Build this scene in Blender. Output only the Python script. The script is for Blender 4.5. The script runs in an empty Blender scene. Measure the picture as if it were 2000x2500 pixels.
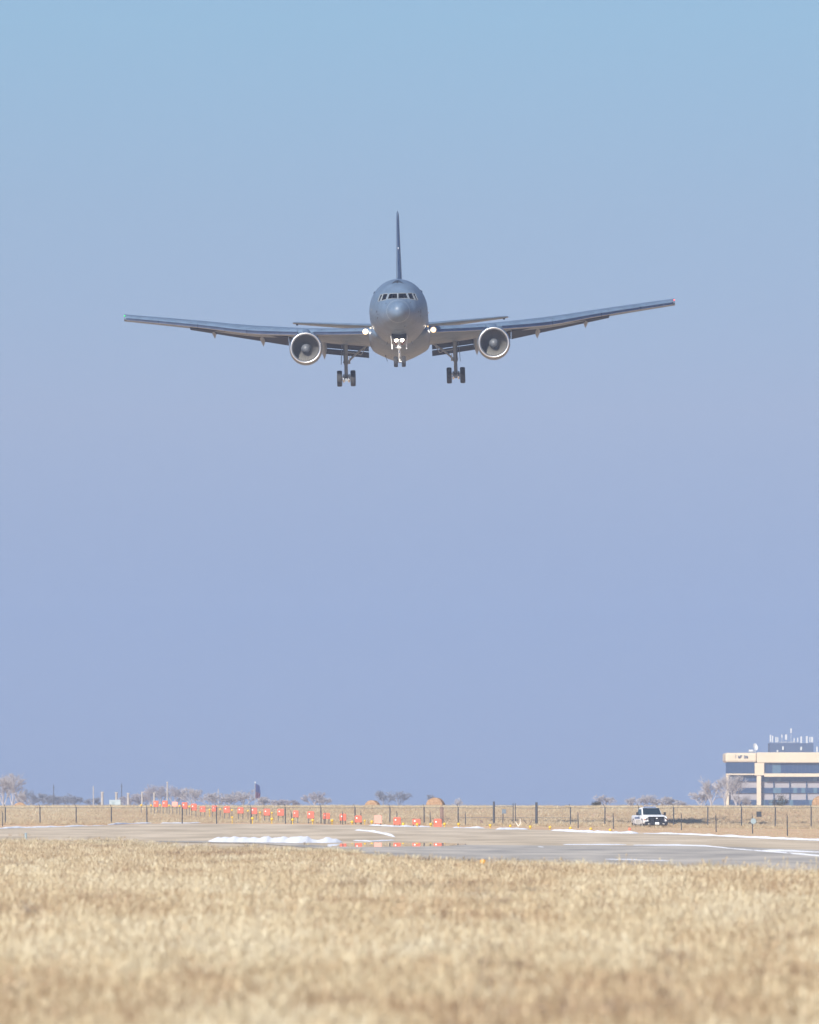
import bpy, bmesh, math, random
from mathutils import Vector, Matrix, noise
from mathutils.bvhtree import BVHTree

R = math.radians
random.seed(7)
scene = bpy.context.scene
col = scene.collection

# ------------------------------------------------------------------ camera
FPX = 33333.0                      # focal length in photo pixels (2000 wide)
CAM_H = 2.0
PITCH = math.atan(718.0 / FPX)
cam_d = bpy.data.cameras.new('camera')
cam = bpy.data.objects.new('camera', cam_d)
col.objects.link(cam)
cam.location = (0, 0, CAM_H)
cam.rotation_euler = (math.pi / 2 + PITCH, 0, 0)
cam_d.sensor_fit = 'HORIZONTAL'
cam_d.sensor_width = 24.0
cam_d.lens = 24.0 * FPX / 2000.0
cam_d.clip_start = 1.0
cam_d.clip_end = 60000.0
cam_d.dof.use_dof = True
cam_d.dof.focus_distance = 1150.0
cam_d.dof.aperture_fstop = 4.2
scene.camera = cam

# ------------------------------------------------------------------ sky, sun, exposure
SUN_EL, SUN_AZ = R(33), R(22)      # azimuth: angle to the left of straight behind the camera
sun_dir = Vector((-math.sin(SUN_AZ) * math.cos(SUN_EL), -math.cos(SUN_AZ) * math.cos(SUN_EL), math.sin(SUN_EL)))
world = bpy.data.worlds.new('World')
scene.world = world
world.use_nodes = True
nt = world.node_tree
nt.nodes.clear()
wo = nt.nodes.new('ShaderNodeOutputWorld')
bg = nt.nodes.new('ShaderNodeBackground')
sky = nt.nodes.new('ShaderNodeTexSky')
sky.sky_type = 'NISHITA'
sky.sun_disc = False
sky.sun_elevation = SUN_EL
sky.sun_rotation = math.atan2(sun_dir.x, sun_dir.y)
sky.altitude = 400
sky.air_density = 1.0
sky.dust_density = 0.5
sky.ozone_density = 2.0
tint = nt.nodes.new('ShaderNodeMix')
tint.data_type = 'RGBA'
tint.blend_type = 'MULTIPLY'
tint.inputs[0].default_value = 1.0
# winter horizon: the air is a little more violet low down than higher up
tcw = nt.nodes.new('ShaderNodeTexCoord')
sxyz = nt.nodes.new('ShaderNodeSeparateXYZ')
mrw = nt.nodes.new('ShaderNodeMapRange')
mrw.inputs['From Max'].default_value = 0.06
rampw = nt.nodes.new('ShaderNodeValToRGB')
stops_w = [(0.0, (0.325, 0.450, 0.965)), (0.233, (0.300, 0.408, 0.865)), (0.483, (0.405, 0.466, 0.818)), (0.733, (0.420, 0.501, 0.785)), (0.96, (0.426, 0.550, 0.790))]
rampw.color_ramp.elements[0].position, rampw.color_ramp.elements[0].color = stops_w[0][0], (*stops_w[0][1], 1)
rampw.color_ramp.elements[1].position, rampw.color_ramp.elements[1].color = stops_w[-1][0], (*stops_w[-1][1], 1)
for p_, c_ in stops_w[1:-1]:
    rampw.color_ramp.elements.new(p_).color = (*c_, 1)
nt.links.new(tcw.outputs['Generated'], sxyz.inputs[0])
nt.links.new(sxyz.outputs[2], mrw.inputs['Value'])
nt.links.new(mrw.outputs[0], rampw.inputs[0])
nt.links.new(rampw.outputs[0], tint.inputs[7])
nt.links.new(sky.outputs[0], tint.inputs[6])
nt.links.new(tint.outputs[2], bg.inputs[0])
bg.inputs[1].default_value = 0.065
nt.links.new(bg.outputs[0], wo.inputs[0])

sun_l = bpy.data.lights.new('sun', 'SUN')
sun_l.energy = 4.4
sun_l.angle = R(0.53)
sun_l.color = (1.0, 0.955, 0.885)
sun = bpy.data.objects.new('sun', sun_l)
col.objects.link(sun)
sun.rotation_euler = sun_dir.to_track_quat('Z', 'Y').to_euler()
sun.location = (-50, -50, 100)

vs = scene.view_settings
vs.view_transform = 'Standard'
vs.look = 'None'
vs.exposure = 0.75
vs.gamma = 1.0
vs.use_curve_mapping = False
scene.render.engine = 'CYCLES'
cy = scene.cycles
cy.use_denoising = True
cy.max_bounces = 8
cy.transparent_max_bounces = 16
cy.volume_bounces = 1
cy.sample_clamp_indirect = 6.0

# ------------------------------------------------------------------ helpers
def ray(X, Y):
    """direction of the sight line through photo pixel (X, Y), scaled to y = 1"""
    a, b = (X - 1000.0) / FPX, (1250.0 - Y) / FPX
    c, s = math.cos(PITCH), math.sin(PITCH)
    v = Vector((a, c - b * s, s + b * c))
    return v / v.y

def at(X, Y, d):
    v = ray(X, Y) * d
    return Vector((v.x, v.y, v.z + CAM_H))

def sstep(a, b, t):
    t = max(0.0, min(1.0, (t - a) / (b - a)))
    return t * t * (3 - 2 * t)

def terrain(x, y):
    right = max(0.0, min(1.0, (x / 35.0 + 0.1)))
    zf = 0.48 - 0.36 * right
    z = zf * sstep(760, 1190, y) if y > 760 else 0.0
    if y > 1170:
        z += (1.88 - zf) * sstep(1170, 1450, y)
        z -= 1.88 * sstep(1480, 1750, y)
        z += 0.10 * noise.noise((x * 0.05, y * 0.01, 3)) * sstep(1170, 1300, y)
    return z

def ground_hit(X, Y, off=0.0):
    """where the sight line meets the ground in front of the crest"""
    v = ray(X, Y)
    lo, hi = 60.0, 1445.0
    y = lo
    while y < hi:
        if CAM_H + v.z * y <= terrain(v.x * y, y) + off:
            break
        y += 2.0
    return Vector((v.x * y, y, terrain(v.x * y, y)))

def lerp_tab(tab, t):
    if t <= tab[0][0]:
        return tab[0][1]
    for (a, va), (b, vb) in zip(tab, tab[1:]):
        if t <= b:
            return va + (vb - va) * (t - a) / (b - a)
    return tab[-1][1]

def pchip(tab):
    xs = [p[0] for p in tab]
    n = len(xs)
    dims = len(tab[0]) - 1
    out = []
    for k in range(1, dims + 1):
        ys = [p[k] for p in tab]
        h = [xs[i + 1] - xs[i] for i in range(n - 1)]
        dl = [(ys[i + 1] - ys[i]) / h[i] for i in range(n - 1)]
        m = [dl[0]] + [0] * (n - 2) + [dl[-1]]
        for i in range(1, n - 1):
            if dl[i - 1] * dl[i] > 0:
                w1, w2 = 2 * h[i] + h[i - 1], h[i] + 2 * h[i - 1]
                m[i] = (w1 + w2) / (w1 / dl[i - 1] + w2 / dl[i])
        out.append((ys, m))
    def f(x):
        x = max(xs[0], min(xs[-1], x))
        i = 0
        while i < n - 2 and x > xs[i + 1]:
            i += 1
        h = xs[i + 1] - xs[i]
        t = (x - xs[i]) / h
        r = []
        for ys, m in out:
            r.append((2*t**3 - 3*t*t + 1) * ys[i] + (t**3 - 2*t*t + t) * h * m[i]
                     + (-2*t**3 + 3*t*t) * ys[i + 1] + (t**3 - t*t) * h * m[i + 1])
        return r
    return f

MATS = {}
def mat(name, base=(0.5, 0.5, 0.5), rough=0.6, metal=0.0, vary=0.0, scale=1.0, base2=None, stretch=(1, 1, 1),
        bump=0.0, bump_scale=None, emit=None, emit_s=0.0, spec=0.5, coords='Object', detail=4.0, ramp=(0.35, 0.65)):
    m = bpy.data.materials.new(name)
    m.use_nodes = True
    n, l = m.node_tree.nodes, m.node_tree.links
    b = n['Principled BSDF']
    b.inputs['Base Color'].default_value = (*base, 1)
    b.inputs['Roughness'].default_value = rough
    b.inputs['Metallic'].default_value = metal
    b.inputs['Specular IOR Level'].default_value = spec
    if vary or base2 or bump:
        tc = n.new('ShaderNodeTexCoord')
        mp = n.new('ShaderNodeMapping')
        mp.inputs['Scale'].default_value = stretch
        l.new(tc.outputs[coords], mp.inputs[0])
        nz = n.new('ShaderNodeTexNoise')
        nz.inputs['Scale'].default_value = scale
        nz.inputs['Detail'].default_value = detail
        l.new(mp.outputs[0], nz.inputs[0])
        if vary or base2:
            cr = n.new('ShaderNodeValToRGB')
            c2 = base2 or tuple(min(1, c * (1 + vary)) for c in base)
            c1 = base if base2 else tuple(c * (1 - vary) for c in base)
            cr.color_ramp.elements[0].position, cr.color_ramp.elements[1].position = ramp
            cr.color_ramp.elements[0].color = (*c1, 1)
            cr.color_ramp.elements[1].color = (*c2, 1)
            l.new(nz.outputs[0], cr.inputs[0])
            l.new(cr.outputs[0], b.inputs['Base Color'])
        if bump:
            nb = nz
            if bump_scale:
                nb = n.new('ShaderNodeTexNoise')
                nb.inputs['Scale'].default_value = bump_scale
                nb.inputs['Detail'].default_value = 5
                l.new(mp.outputs[0], nb.inputs[0])
            bp = n.new('ShaderNodeBump')
            bp.inputs['Strength'].default_value = bump
            bp.inputs['Distance'].default_value = 0.1
            l.new(nb.outputs[0], bp.inputs['Height'])
            l.new(bp.outputs[0], b.inputs['Normal'])
    if emit:
        b.inputs['Emission Color'].default_value = (*emit, 1)
        b.inputs['Emission Strength'].default_value = emit_s
    MATS[name] = m
    return m

class MB:
    """collects geometry for one mesh object"""
    def __init__(s):
        s.v, s.f, s.mi = [], [], []
    def add(s, vs, fs, mi=0):
        o = len(s.v)
        s.v += [tuple(p) for p in vs]
        s.f += [tuple(i + o for i in f) for f in fs]
        s.mi += [mi] * len(fs)
        return s
    def box(s, c, size, rot=None, mi=0, taper=None):
        hx, hy, hz = (d / 2 for d in size)
        vs = []
        for z in (-1, 1):
            tx, ty = (taper if (taper and z > 0) else (1, 1))
            for x, y in ((-1, -1), (1, -1), (1, 1), (-1, 1)):
                p = Vector((x * hx * tx, y * hy * ty, z * hz))
                if rot:
                    p = rot @ p
                vs.append(p + Vector(c))
        return s.add(vs, [(3, 2, 1, 0), (4, 5, 6, 7), (0, 1, 5, 4), (1, 2, 6, 5), (2, 3, 7, 6), (3, 0, 4, 7)], mi)
    def tube(s, p0, p1, r0, r1=None, n=8, mi=0, caps=True):
        p0, p1 = Vector(p0), Vector(p1)
        r1 = r0 if r1 is None else r1
        d = (p1 - p0).normalized()
        a = d.orthogonal().normalized()
        b = d.cross(a)
        vs = []
        for p, r in ((p0, r0), (p1, r1)):
            for k in range(n):
                t = 2 * math.pi * k / n
                vs.append(p + (a * math.cos(t) + b * math.sin(t)) * r)
        fs = [(k, (k + 1) % n, n + (k + 1) % n, n + k) for k in range(n)]
        if caps:
            fs += [tuple(range(n - 1, -1, -1)), tuple(range(n, 2 * n))]
        return s.add(vs, fs, mi)
    def path(s, pts, radii, n=6, mi=0):
        for i in range(len(pts) - 1):
            s.tube(pts[i], pts[i + 1], radii[i], radii[i + 1], n, mi)
        return s
    def loft(s, rings, closed=True, cap0=True, cap1=True, mi=0):
        n = len(rings[0])
        vs = [p for r in rings for p in r]
        fs = []
        for i in range(len(rings) - 1):
            for k in range(n if closed else n - 1):
                k2 = (k + 1) % n
                fs.append((i * n + k, i * n + k2, (i + 1) * n + k2, (i + 1) * n + k))
        if cap0:
            fs.append(tuple(range(n - 1, -1, -1)))
        if cap1:
            fs.append(tuple(range((len(rings) - 1) * n, len(rings) * n)))
        return s.add(vs, fs, mi)
    def lathe(s, prof, c=(0, 0, 0), axis='Y', n=32, mi=0):
        """prof: list of (radius, position along axis)"""
        c = Vector(c)
        rings = []
        for r, t in prof:
            ring = []
            for k in range(n):
                a = 2 * math.pi * k / n
                u, w = r * math.cos(a), r * math.sin(a)
                p = {'Y': (u, t, w), 'X': (t, u, w), 'Z': (u, w, t)}[axis]
                ring.append(c + Vector(p))
            rings.append(ring)
        return s.loft(rings, True, False, False, mi)
    def ball(s, c, r, sc=(1, 1, 1), n=12, m=8, mi=0):
        c = Vector(c)
        rings = []
        for i in range(m + 1):
            t = math.pi * i / m
            rr = max(1e-4, math.sin(t)) * r
            rings.append([c + Vector((rr * math.cos(2 * math.pi * k / n) * sc[0], rr * math.sin(2 * math.pi * k / n) * sc[1],
                                      math.cos(t) * r * sc[2])) for k in range(n)])
        return s.loft(rings, True, False, False, mi)
    def mesh(s, name, smooth=False, recalc=True):
        me = bpy.data.meshes.new(name)
        me.from_pydata(s.v, [], s.f)
        if recalc:
            bm = bmesh.new()
            bm.from_mesh(me)
            bmesh.ops.remove_doubles(bm, verts=bm.verts, dist=1e-5)
            bmesh.ops.recalc_face_normals(bm, faces=bm.faces)
            bm.to_mesh(me)
            bm.free()
        elif any(s.mi):
            me.polygons.foreach_set('material_index', s.mi)
        if smooth:
            me.polygons.foreach_set('use_smooth', [True] * len(me.polygons))
        return me
    def build(s, name, m, parent=None, smooth=False, bevel=0.0, auto=None):
        me = s.mesh(name, smooth or auto is not None)
        if auto is not None:
            try:
                me.set_sharp_from_angle(angle=R(auto))
            except Exception:
                pass
        for mm in (m if isinstance(m, (list, tuple)) else [m]):
            me.materials.append(mm)
        o = bpy.data.objects.new(name, me)
        col.objects.link(o)
        if parent:
            o.parent = parent
        if bevel:
            b = o.modifiers.new('bevel', 'BEVEL')
            b.width = bevel
            b.segments = 2
            b.limit_method = 'ANGLE'
        return o

def tag(o, label=None, cat=None, group=None, kind=None):
    if label: o['label'] = label
    if cat: o['category'] = cat
    if group: o['group'] = group
    if kind: o['kind'] = kind
    return o

def empty(name, loc=(0, 0, 0), rz=0.0):
    o = bpy.data.objects.new(name, None)
    o.empty_display_size = 0.5
    o.location = loc
    o.rotation_euler = (0, 0, rz)
    col.objects.link(o)
    return o

def dup(root, loc, rz=0.0, scale=None):
    r = root.copy()
    col.objects.link(r)
    r.location = loc
    r.rotation_euler = (0, 0, rz)
    if scale: r.scale = scale
    for ch in root.children:
        c = ch.copy()
        col.objects.link(c)
        c.parent = r
        for g in ch.children:
            d = g.copy()
            col.objects.link(d)
            d.parent = c
    return r

ORD = ['first', 'second', 'third', 'fourth', 'fifth', 'sixth', 'seventh', 'eighth', 'ninth', 'tenth', 'eleventh', 'twelfth',
       'thirteenth', 'fourteenth', 'fifteenth', 'sixteenth', 'seventeenth', 'eighteenth', 'nineteenth', 'twentieth',
       'twenty-first', 'twenty-second', 'twenty-third', 'twenty-fourth', 'twenty-fifth', 'twenty-sixth', 'twenty-seventh', 'twenty-eighth']

# ------------------------------------------------------------------ materials
mat('ground', (0.48, 0.305, 0.17), 0.95, base2=(0.62, 0.425, 0.25), scale=0.25, stretch=(1, 0.25, 1), bump=0.6, bump_scale=3.0)
mat('concrete', (0.40, 0.325, 0.225), 0.9, base2=(0.60, 0.50, 0.37), scale=0.22, stretch=(1, 0.10, 1), bump=0.15, bump_scale=6)
mat('asphalt', (0.27, 0.255, 0.235), 0.9, base2=(0.47, 0.43, 0.375), scale=0.35, stretch=(1, 0.1, 1), bump=0.3, bump_scale=8)
mat('mirage_gloss', (0.20, 0.17, 0.14), 0.0, spec=0.5)  # mirror gloss standing in for a heat mirage, no water there
mat('snow', (0.80, 0.82, 0.86), 0.6, vary=0.05, scale=2.0, bump=0.4, bump_scale=6)
# aircraft
mat('paint', (0.100, 0.150, 0.222), 0.46, vary=0.13, scale=1.3, bump=0.0)
mat('paint_radome', (0.11, 0.16, 0.23), 0.38, vary=0.02, scale=1.0)
mat('dark_paint_flap_shade', (0.026, 0.030, 0.045), 0.85, vary=0.05, scale=1.0, spec=0.1)  # flap shade put into a near-black colour; also used on small dark parts
mat('seam', (0.22, 0.25, 0.27), 0.5)
mat('joint', (0.27, 0.33, 0.39), 0.5)
mat('marking', (0.012, 0.014, 0.02), 0.6)
mat('bare_metal', (0.42, 0.44, 0.47), 0.28, metal=1.0, vary=0.10, scale=1.5)
mat('lip_metal', (0.66, 0.68, 0.70), 0.38, metal=1.0)
mat('duct', (0.13, 0.135, 0.15), 0.55, vary=0.04, scale=2)
mat('fan', (0.25, 0.24, 0.22), 0.5, metal=0.3)
mat('spinner', (0.10, 0.11, 0.125), 0.4)
mat('gear_paint', (0.24, 0.265, 0.285), 0.45, vary=0.08, scale=3)
mat('gear_white', (0.72, 0.73, 0.72), 0.4)
mat('chrome', (0.8, 0.8, 0.8), 0.15, metal=1.0)
mat('rubber', (0.022, 0.022, 0.024), 0.8, vary=0.2, scale=4)
mat('rim', (0.45, 0.46, 0.47), 0.4, metal=0.5)
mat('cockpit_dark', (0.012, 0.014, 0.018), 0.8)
mat('landing_lamp', (0.9, 0.9, 0.9), 0.2, emit=(1.0, 0.90, 0.74), emit_s=30)
mat('lamp_glow_ring', (0.8, 0.78, 0.7), 0.2, emit=(1.0, 0.62, 0.30), emit_s=1.0)  # self-lit material for the halo around a landing lamp
mat('warm_lamp', (0.9, 0.8, 0.6), 0.3, emit=(1.0, 0.65, 0.25), emit_s=0.7)
mat('red_lens', (0.30, 0.04, 0.05), 0.25)
mat('nav_green', (0.05, 0.7, 0.15), 0.2, emit=(0.02, 0.8, 0.12), emit_s=0.6)
mat('nav_red', (0.8, 0.1, 0.1), 0.2, emit=(1.0, 0.10, 0.08), emit_s=1.6)
mat('white_lamp', (0.9, 0.9, 0.9), 0.3, emit=(1, 0.97, 0.9), emit_s=0.05)
mat('skin', (0.55, 0.33, 0.24), 0.6)
mat('flight_suit', (0.13, 0.15, 0.11), 0.85, vary=0.1, scale=8)
mat('hair', (0.05, 0.035, 0.025), 0.7)
mat('paper', (0.8, 0.78, 0.74), 0.8)
# ground objects
mat('post_dark', (0.05, 0.055, 0.065), 0.7, vary=0.2, scale=3)
mat('wire', (0.10, 0.10, 0.105), 0.6)
mat('mesh_wire', (0.20, 0.20, 0.20), 0.6)
mat('post_brown', (0.20, 0.13, 0.10), 0.85, vary=0.2, scale=3)
mat('orange', (0.58, 0.13, 0.075), 0.45, vary=0.06, scale=2)
mat('pink_orange', (0.75, 0.32, 0.25), 0.6, vary=0.06, scale=2)
mat('leg_steel', (0.10, 0.105, 0.115), 0.6)
mat('lens_white', (0.8, 0.78, 0.74), 0.2)
mat('yellow', (0.66, 0.42, 0.03), 0.45, vary=0.06, scale=4)
mat('amber', (0.62, 0.30, 0.03), 0.4)
mat('red_cone', (0.75, 0.16, 0.09), 0.5)
mat('sign_black', (0.025, 0.03, 0.04), 0.6)
mat('sign_gray', (0.13, 0.16, 0.19), 0.6)
mat('sign_pale', (0.24, 0.30, 0.32), 0.5)
mat('pale_wood', (0.33, 0.31, 0.285), 0.85, vary=0.15, scale=2)
mat('shelter_white', (0.33, 0.39, 0.41), 0.6, vary=0.04, scale=2)
mat('hay', (0.27, 0.16, 0.085), 0.95, base2=(0.40, 0.26, 0.15), scale=6, bump=0.8, bump_scale=18)
mat('bark_pale', (0.35, 0.325, 0.325), 0.95, vary=0.15, scale=3)
mat('bark_gray', (0.31, 0.28, 0.29), 0.95, vary=0.15, scale=3)
mat('bark_dark', (0.17, 0.175, 0.205), 0.95, vary=0.15, scale=3)
mat('needle', (0.06, 0.055, 0.035), 0.9, vary=0.3, scale=5)
mat('stick_white', (0.62, 0.56, 0.47), 0.85)
mat('stick_brown', (0.16, 0.11, 0.08), 0.9)
mat('flag_blue', (0.02, 0.03, 0.12), 0.9)
mat('flag_red', (0.075, 0.025, 0.05), 0.9)
mat('flag_white', (0.6, 0.6, 0.6), 0.9)
# truck
mat('truck_white', (0.76, 0.77, 0.78), 0.28, vary=0.03, scale=2)
mat('truck_dirty', (0.50, 0.49, 0.46), 0.6, vary=0.1, scale=3)
mat('truck_black', (0.018, 0.02, 0.026), 0.4)
mat('truck_glass', (0.015, 0.025, 0.035), 0.06)
mat('truck_stripe', (0.10, 0.16, 0.30), 0.4)
mat('head_lamp', (0.82, 0.84, 0.86), 0.12)
mat('turn_lamp', (0.6, 0.2, 0.1), 0.3)
mat('plate', (0.75, 0.77, 0.78), 0.4)
mat('tyre_dusty', (0.09, 0.085, 0.08), 0.9)
# building
mat('precast', (0.54, 0.455, 0.325), 0.85, vary=0.04, scale=0.3)
mat('spandrel', (0.27, 0.25, 0.255), 0.8, vary=0.05, scale=0.4)
mat('window_blue', (0.02, 0.045, 0.10), 0.12)
mat('window_pale', (0.07, 0.13, 0.18), 0.15)
mat('penthouse', (0.035, 0.06, 0.12), 0.6)
mat('antenna_white', (0.44, 0.45, 0.45), 0.5)
mat('roof_gravel', (0.4, 0.38, 0.35), 0.9)

# glass for cockpit panes: tinted see-through with a mirror-like sheen at its own fresnel
g = bpy.data.materials.new('cockpit_glass')
g.use_nodes = True
n, l = g.node_tree.nodes, g.node_tree.links
n.clear()
o_ = n.new('ShaderNodeOutputMaterial'); mx = n.new('ShaderNodeMixShader'); fr = n.new('ShaderNodeFresnel')
tr = n.new('ShaderNodeBsdfTransparent'); gl = n.new('ShaderNodeBsdfGlossy')
fr.inputs[0].default_value = 1.5
tr.inputs[0].default_value = (0.55, 0.68, 0.72, 1)
gl.inputs['Roughness'].default_value = 0.03
l.new(fr.outputs[0], mx.inputs[0]); l.new(tr.outputs[0], mx.inputs[1]); l.new(gl.outputs[0], mx.inputs[2]); l.new(mx.outputs[0], o_.inputs[0])
MATS['cockpit_glass'] = g

# ================================================================== THE SETTING
def sheet(name, xs, ys, zf, m, kind='structure'):
    vs = [(x, y, zf(x, y)) for y in ys for x in xs]
    nx = len(xs)
    fs = [(j * nx + i, j * nx + i + 1, (j + 1) * nx + i + 1, (j + 1) * nx + i) for j in range(len(ys) - 1) for i in range(nx - 1)]
    mb = MB().add(vs, fs)
    o = mb.build(name, m, None, smooth=True)
    tag(o, kind=kind)
    return o

xs = [-6000, -2500, -1000, -500, -250] + [-160 + 4 * i for i in range(81)] + [250, 500, 1000, 2500, 6000]
ys = [-200, 0, 100, 300, 500, 700] + [760 + 10 * i for i in range(104)] + [1900, 2300, 3000, 4500, 8000, 20000]
ground = sheet('ground', xs, ys, lambda x, y: terrain(x, y), MATS['ground'])
tag(ground, 'dry tan grassland ground running to the horizon', 'ground')

def strip_zone(name, near, far, off, m, X0=-500, X1=2500, nX=75, nD=26, label=None, cat=None, tilt=0.0):
    """a paved area between two outlines, each a table of (photo column, photo row), draped on the ground"""
    rows = []
    for i in range(nX + 1):
        X = X0 + (X1 - X0) * i / nX
        a, b = ground_hit(X, lerp_tab(near, X)), ground_hit(X, lerp_tab(far, X))
        rows.append([(a.lerp(b, j / nD)) for j in range(nD + 1)])
    vs, fs = [], []
    for r in rows:
        for j, p in enumerate(r):
            vs.append((p.x, p.y, terrain(p.x, p.y) + off + tilt * (1 - j / nD)))
    w = nD + 1
    for i in range(nX):
        for j in range(nD):
            fs.append((i * w + j, (i + 1) * w + j, (i + 1) * w + j + 1, i * w + j + 1))
    o = MB().add(vs, fs).build(name, m, None, smooth=True)
    return tag(o, label, cat, kind='structure')

GRASS_EDGE = [(-500, 2046), (0, 2050), (300, 2053), (500, 2066), (800, 2072), (1000, 2092), (1300, 2103), (1600, 2110), (2000, 2124), (2500, 2140)]
strip_zone('concrete_overrun',
           [(-500, 2060), (0, 2066), (300, 2072), (500, 2085), (800, 2090), (1000, 2104), (1300, 2116), (1600, 2124), (2000, 2140), (2500, 2160)],
           [(-500, 2024), (0, 2022), (250, 2016), (400, 2011), (700, 2013), (1000, 2017), (1200, 2024), (1400, 2028), (1700, 2038), (2000, 2050), (2500, 2062)],
           0.02, MATS['concrete'], label='pale beige concrete overrun beyond the grass', cat='pavement')
strip_zone('asphalt_taxiway',
           [(380, 2057), (640, 2062), (800, 2076), (1000, 2100), (1300, 2112), (1600, 2120), (2000, 2136), (2500, 2155)],
           [(380, 2055.5), (640, 2055), (800, 2068), (1100, 2065), (1400, 2067), (1700, 2067), (2000, 2078), (2500, 2090)],
           0.045, MATS['asphalt'], X0=380, nX=54, label='grey patched asphalt taxiway at the right', cat='pavement')
def mirage_strip():
    """a tilted mirror strip added as the heat mirage, with a dull asphalt ramp leading up to it from the near side"""
    near = [(800, 2071), (900, 2073), (1090, 2070), (1140, 2065)]
    far = [(800, 2064), (900, 2060), (1090, 2061), (1140, 2063)]
    vs, mirage_f, ramp_f = [], [], []
    nX, nD = 24, 8
    w = nD + 2
    for i in range(nX + 1):
        X = 800 + 340 * i / nX
        a, b = ground_hit(X, lerp_tab(near, X)), ground_hit(X, lerp_tab(far, X))
        k = 0.52e-3 * (b.y - a.y)
        q = a - Vector((a.x / a.y * 22, 22, 0))
        vs.append((q.x, q.y, terrain(q.x, q.y) + 0.047))
        for j in range(nD + 1):
            p = a.lerp(b, j / nD)
            vs.append((p.x, p.y, terrain(p.x, p.y) + 0.052 + k * (1 - j / nD)))
    for i in range(nX):
        for j in range(w - 1):
            (ramp_f if j == 0 else mirage_f).append((i * w + j, (i + 1) * w + j, (i + 1) * w + j + 1, i * w + j + 1))
    o = MB().add(vs, mirage_f).build('mirage_patch', MATS['mirage_gloss'], None, smooth=True)
    tag(o, 'mirror strip added for the heat mirage of the orange boxes', 'mirage', kind='structure')
    o = MB().add(vs, ramp_f).build('added_mirage_ramp', MATS['asphalt'], None)  # added to close the gap under the strip's raised near edge
    tag(o, 'added dull asphalt lip in front of the mirage strip', 'pavement', kind='structure')
mirage_strip()

# ------------------------------------------------------------------ melting snow left on the pavement
def snow_ridge(pts, width, height, label, seed, lumps=0.35):
    """pts: photo (column, row) along the patch; a real lumpy low mound lying on the ground"""
    P = []
    for (Xa, Ya), (Xb, Yb) in zip(pts, pts[1:]):
        k = max(2, int(abs(Xb - Xa) / 5))
        for i in range(k):
            t = i / k
            P.append(ground_hit(Xa + (Xb - Xa) * t, Ya + (Yb - Ya) * t))
    P.append(ground_hit(*pts[-1]))
    N = len(P)
    prof = [-1, -0.7, -0.35, 0, 0.35, 0.7, 1]
    rings = []
    for i, p in enumerate(P):
        e = min(1.0, min(i, N - 1 - i) / max(2.0, N * 0.12))
        e = math.sqrt(e)
        nz = noise.noise((p.x * 1.1 + seed * 7, p.y * 0.02, seed))
        nz2 = noise.noise((p.x * 3.7, seed * 3.1, p.y * 0.05)) + 0.6 * noise.noise((p.x * 9.0, seed * 1.7, 0))
        h = height * e * max(0.12, 1 + lumps * 2.0 * nz + lumps * nz2)
        w = width * (0.3 + 0.7 * e) * (1 + 0.4 * nz)
        ring = []
        for q in prof:
            x, y = p.x, p.y + q * w
            ring.append((x, y, terrain(x, y) + 0.03 + h * (1 - q * q) ** 0.8))
        rings.append(ring)
    mb = MB().loft(rings, closed=False, cap0=False, cap1=False)
    o = mb.build('snow_patch', MATS['snow'], None, smooth=True)
    return tag(o, label, 'snow', 'melting snow left along the pavement')

snow_ridge([(508, 2056), (600, 2057), (720, 2058), (836, 2058)], 14, 0.27, 'long bright white snow bank on the concrete left of centre', 1, 0.35)
snow_ridge([(866, 2028), (905, 2031), (935, 2037), (965, 2045)], 8, 0.10, 'thin slanting streak of snow below the orange boxes', 2)
snow_ridge([(862, 2054), (905, 2056), (965, 2053)], 5, 0.05, 'faint short streak of snow just above the mirage strip', 3)
snow_ridge([(-60, 2025), (0, 2024), (60, 2022), (150, 2020), (260, 2016)], 5, 0.08, 'leftmost thin line of snow along the far pavement edge', 4, .5)
snow_ridge([(262, 2015), (330, 2012), (372, 2011)], 5, 0.10, 'small snow line below the pale poles at far left', 5, .5)
snow_ridge([(392, 2011), (460, 2011), (490, 2010)], 5, 0.06, 'dull snow line below the farthest orange boxes', 6, .5)
snow_ridge([(900, 2016), (960, 2019), (1052, 2020)], 5, 0.09, 'snow line at the foot of the nearest orange boxes', 7, .5)
snow_ridge([(1105, 2022), (1185, 2023)], 5, 0.08, 'short snow line right of the nearest orange box', 8, .5)
snow_ridge([(1210, 2026), (1290, 2026)], 5, 0.12, 'short snow line between the two thick gate posts', 9, .5)
snow_ridge([(1345, 2029), (1400, 2032), (1480, 2035), (1560, 2036)], 6, 0.13, 'bright snow line in front of the white pickup', 10, .4)
snow_ridge([(1570, 2036), (1660, 2038), (1720, 2041), (1800, 2045), (1900, 2050), (2010, 2054), (2150, 2060)], 6, 0.10, 'long snow line below the near fence at far right', 11, .35)
snow_ridge([(1375, 2064), (1440, 2064), (1530, 2064)], 6, 0.035, 'thin snow streak on the edge of the asphalt', 12)
snow_ridge([(1545, 2065), (1650, 2066), (1720, 2068), (1800, 2076), (1900, 2084), (2010, 2094), (2150, 2106)], 7, 0.055, 'long white snow streak slanting down to the right on the asphalt', 13, .25)
snow_ridge([(1860, 2079), (1930, 2081), (2010, 2084), (2150, 2092)], 6, 0.06, 'upper of two white snow streaks at the right edge', 14, .25)
snow_ridge([(1310, 2070), (1332, 2071)], 4, 0.04, 'tiny snow scrap on the grey asphalt', 15)
snow_ridge([(1470, 2101), (1540, 2102), (1600, 2104), (1640, 2105)], 4, 0.03, 'faint snow scrap at the edge of the foreground grass', 16)
snow_ridge([(1040, 2068), (1066, 2068)], 3, 0.03, 'tiny snow scrap just right of the mirage strip', 17)

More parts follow.
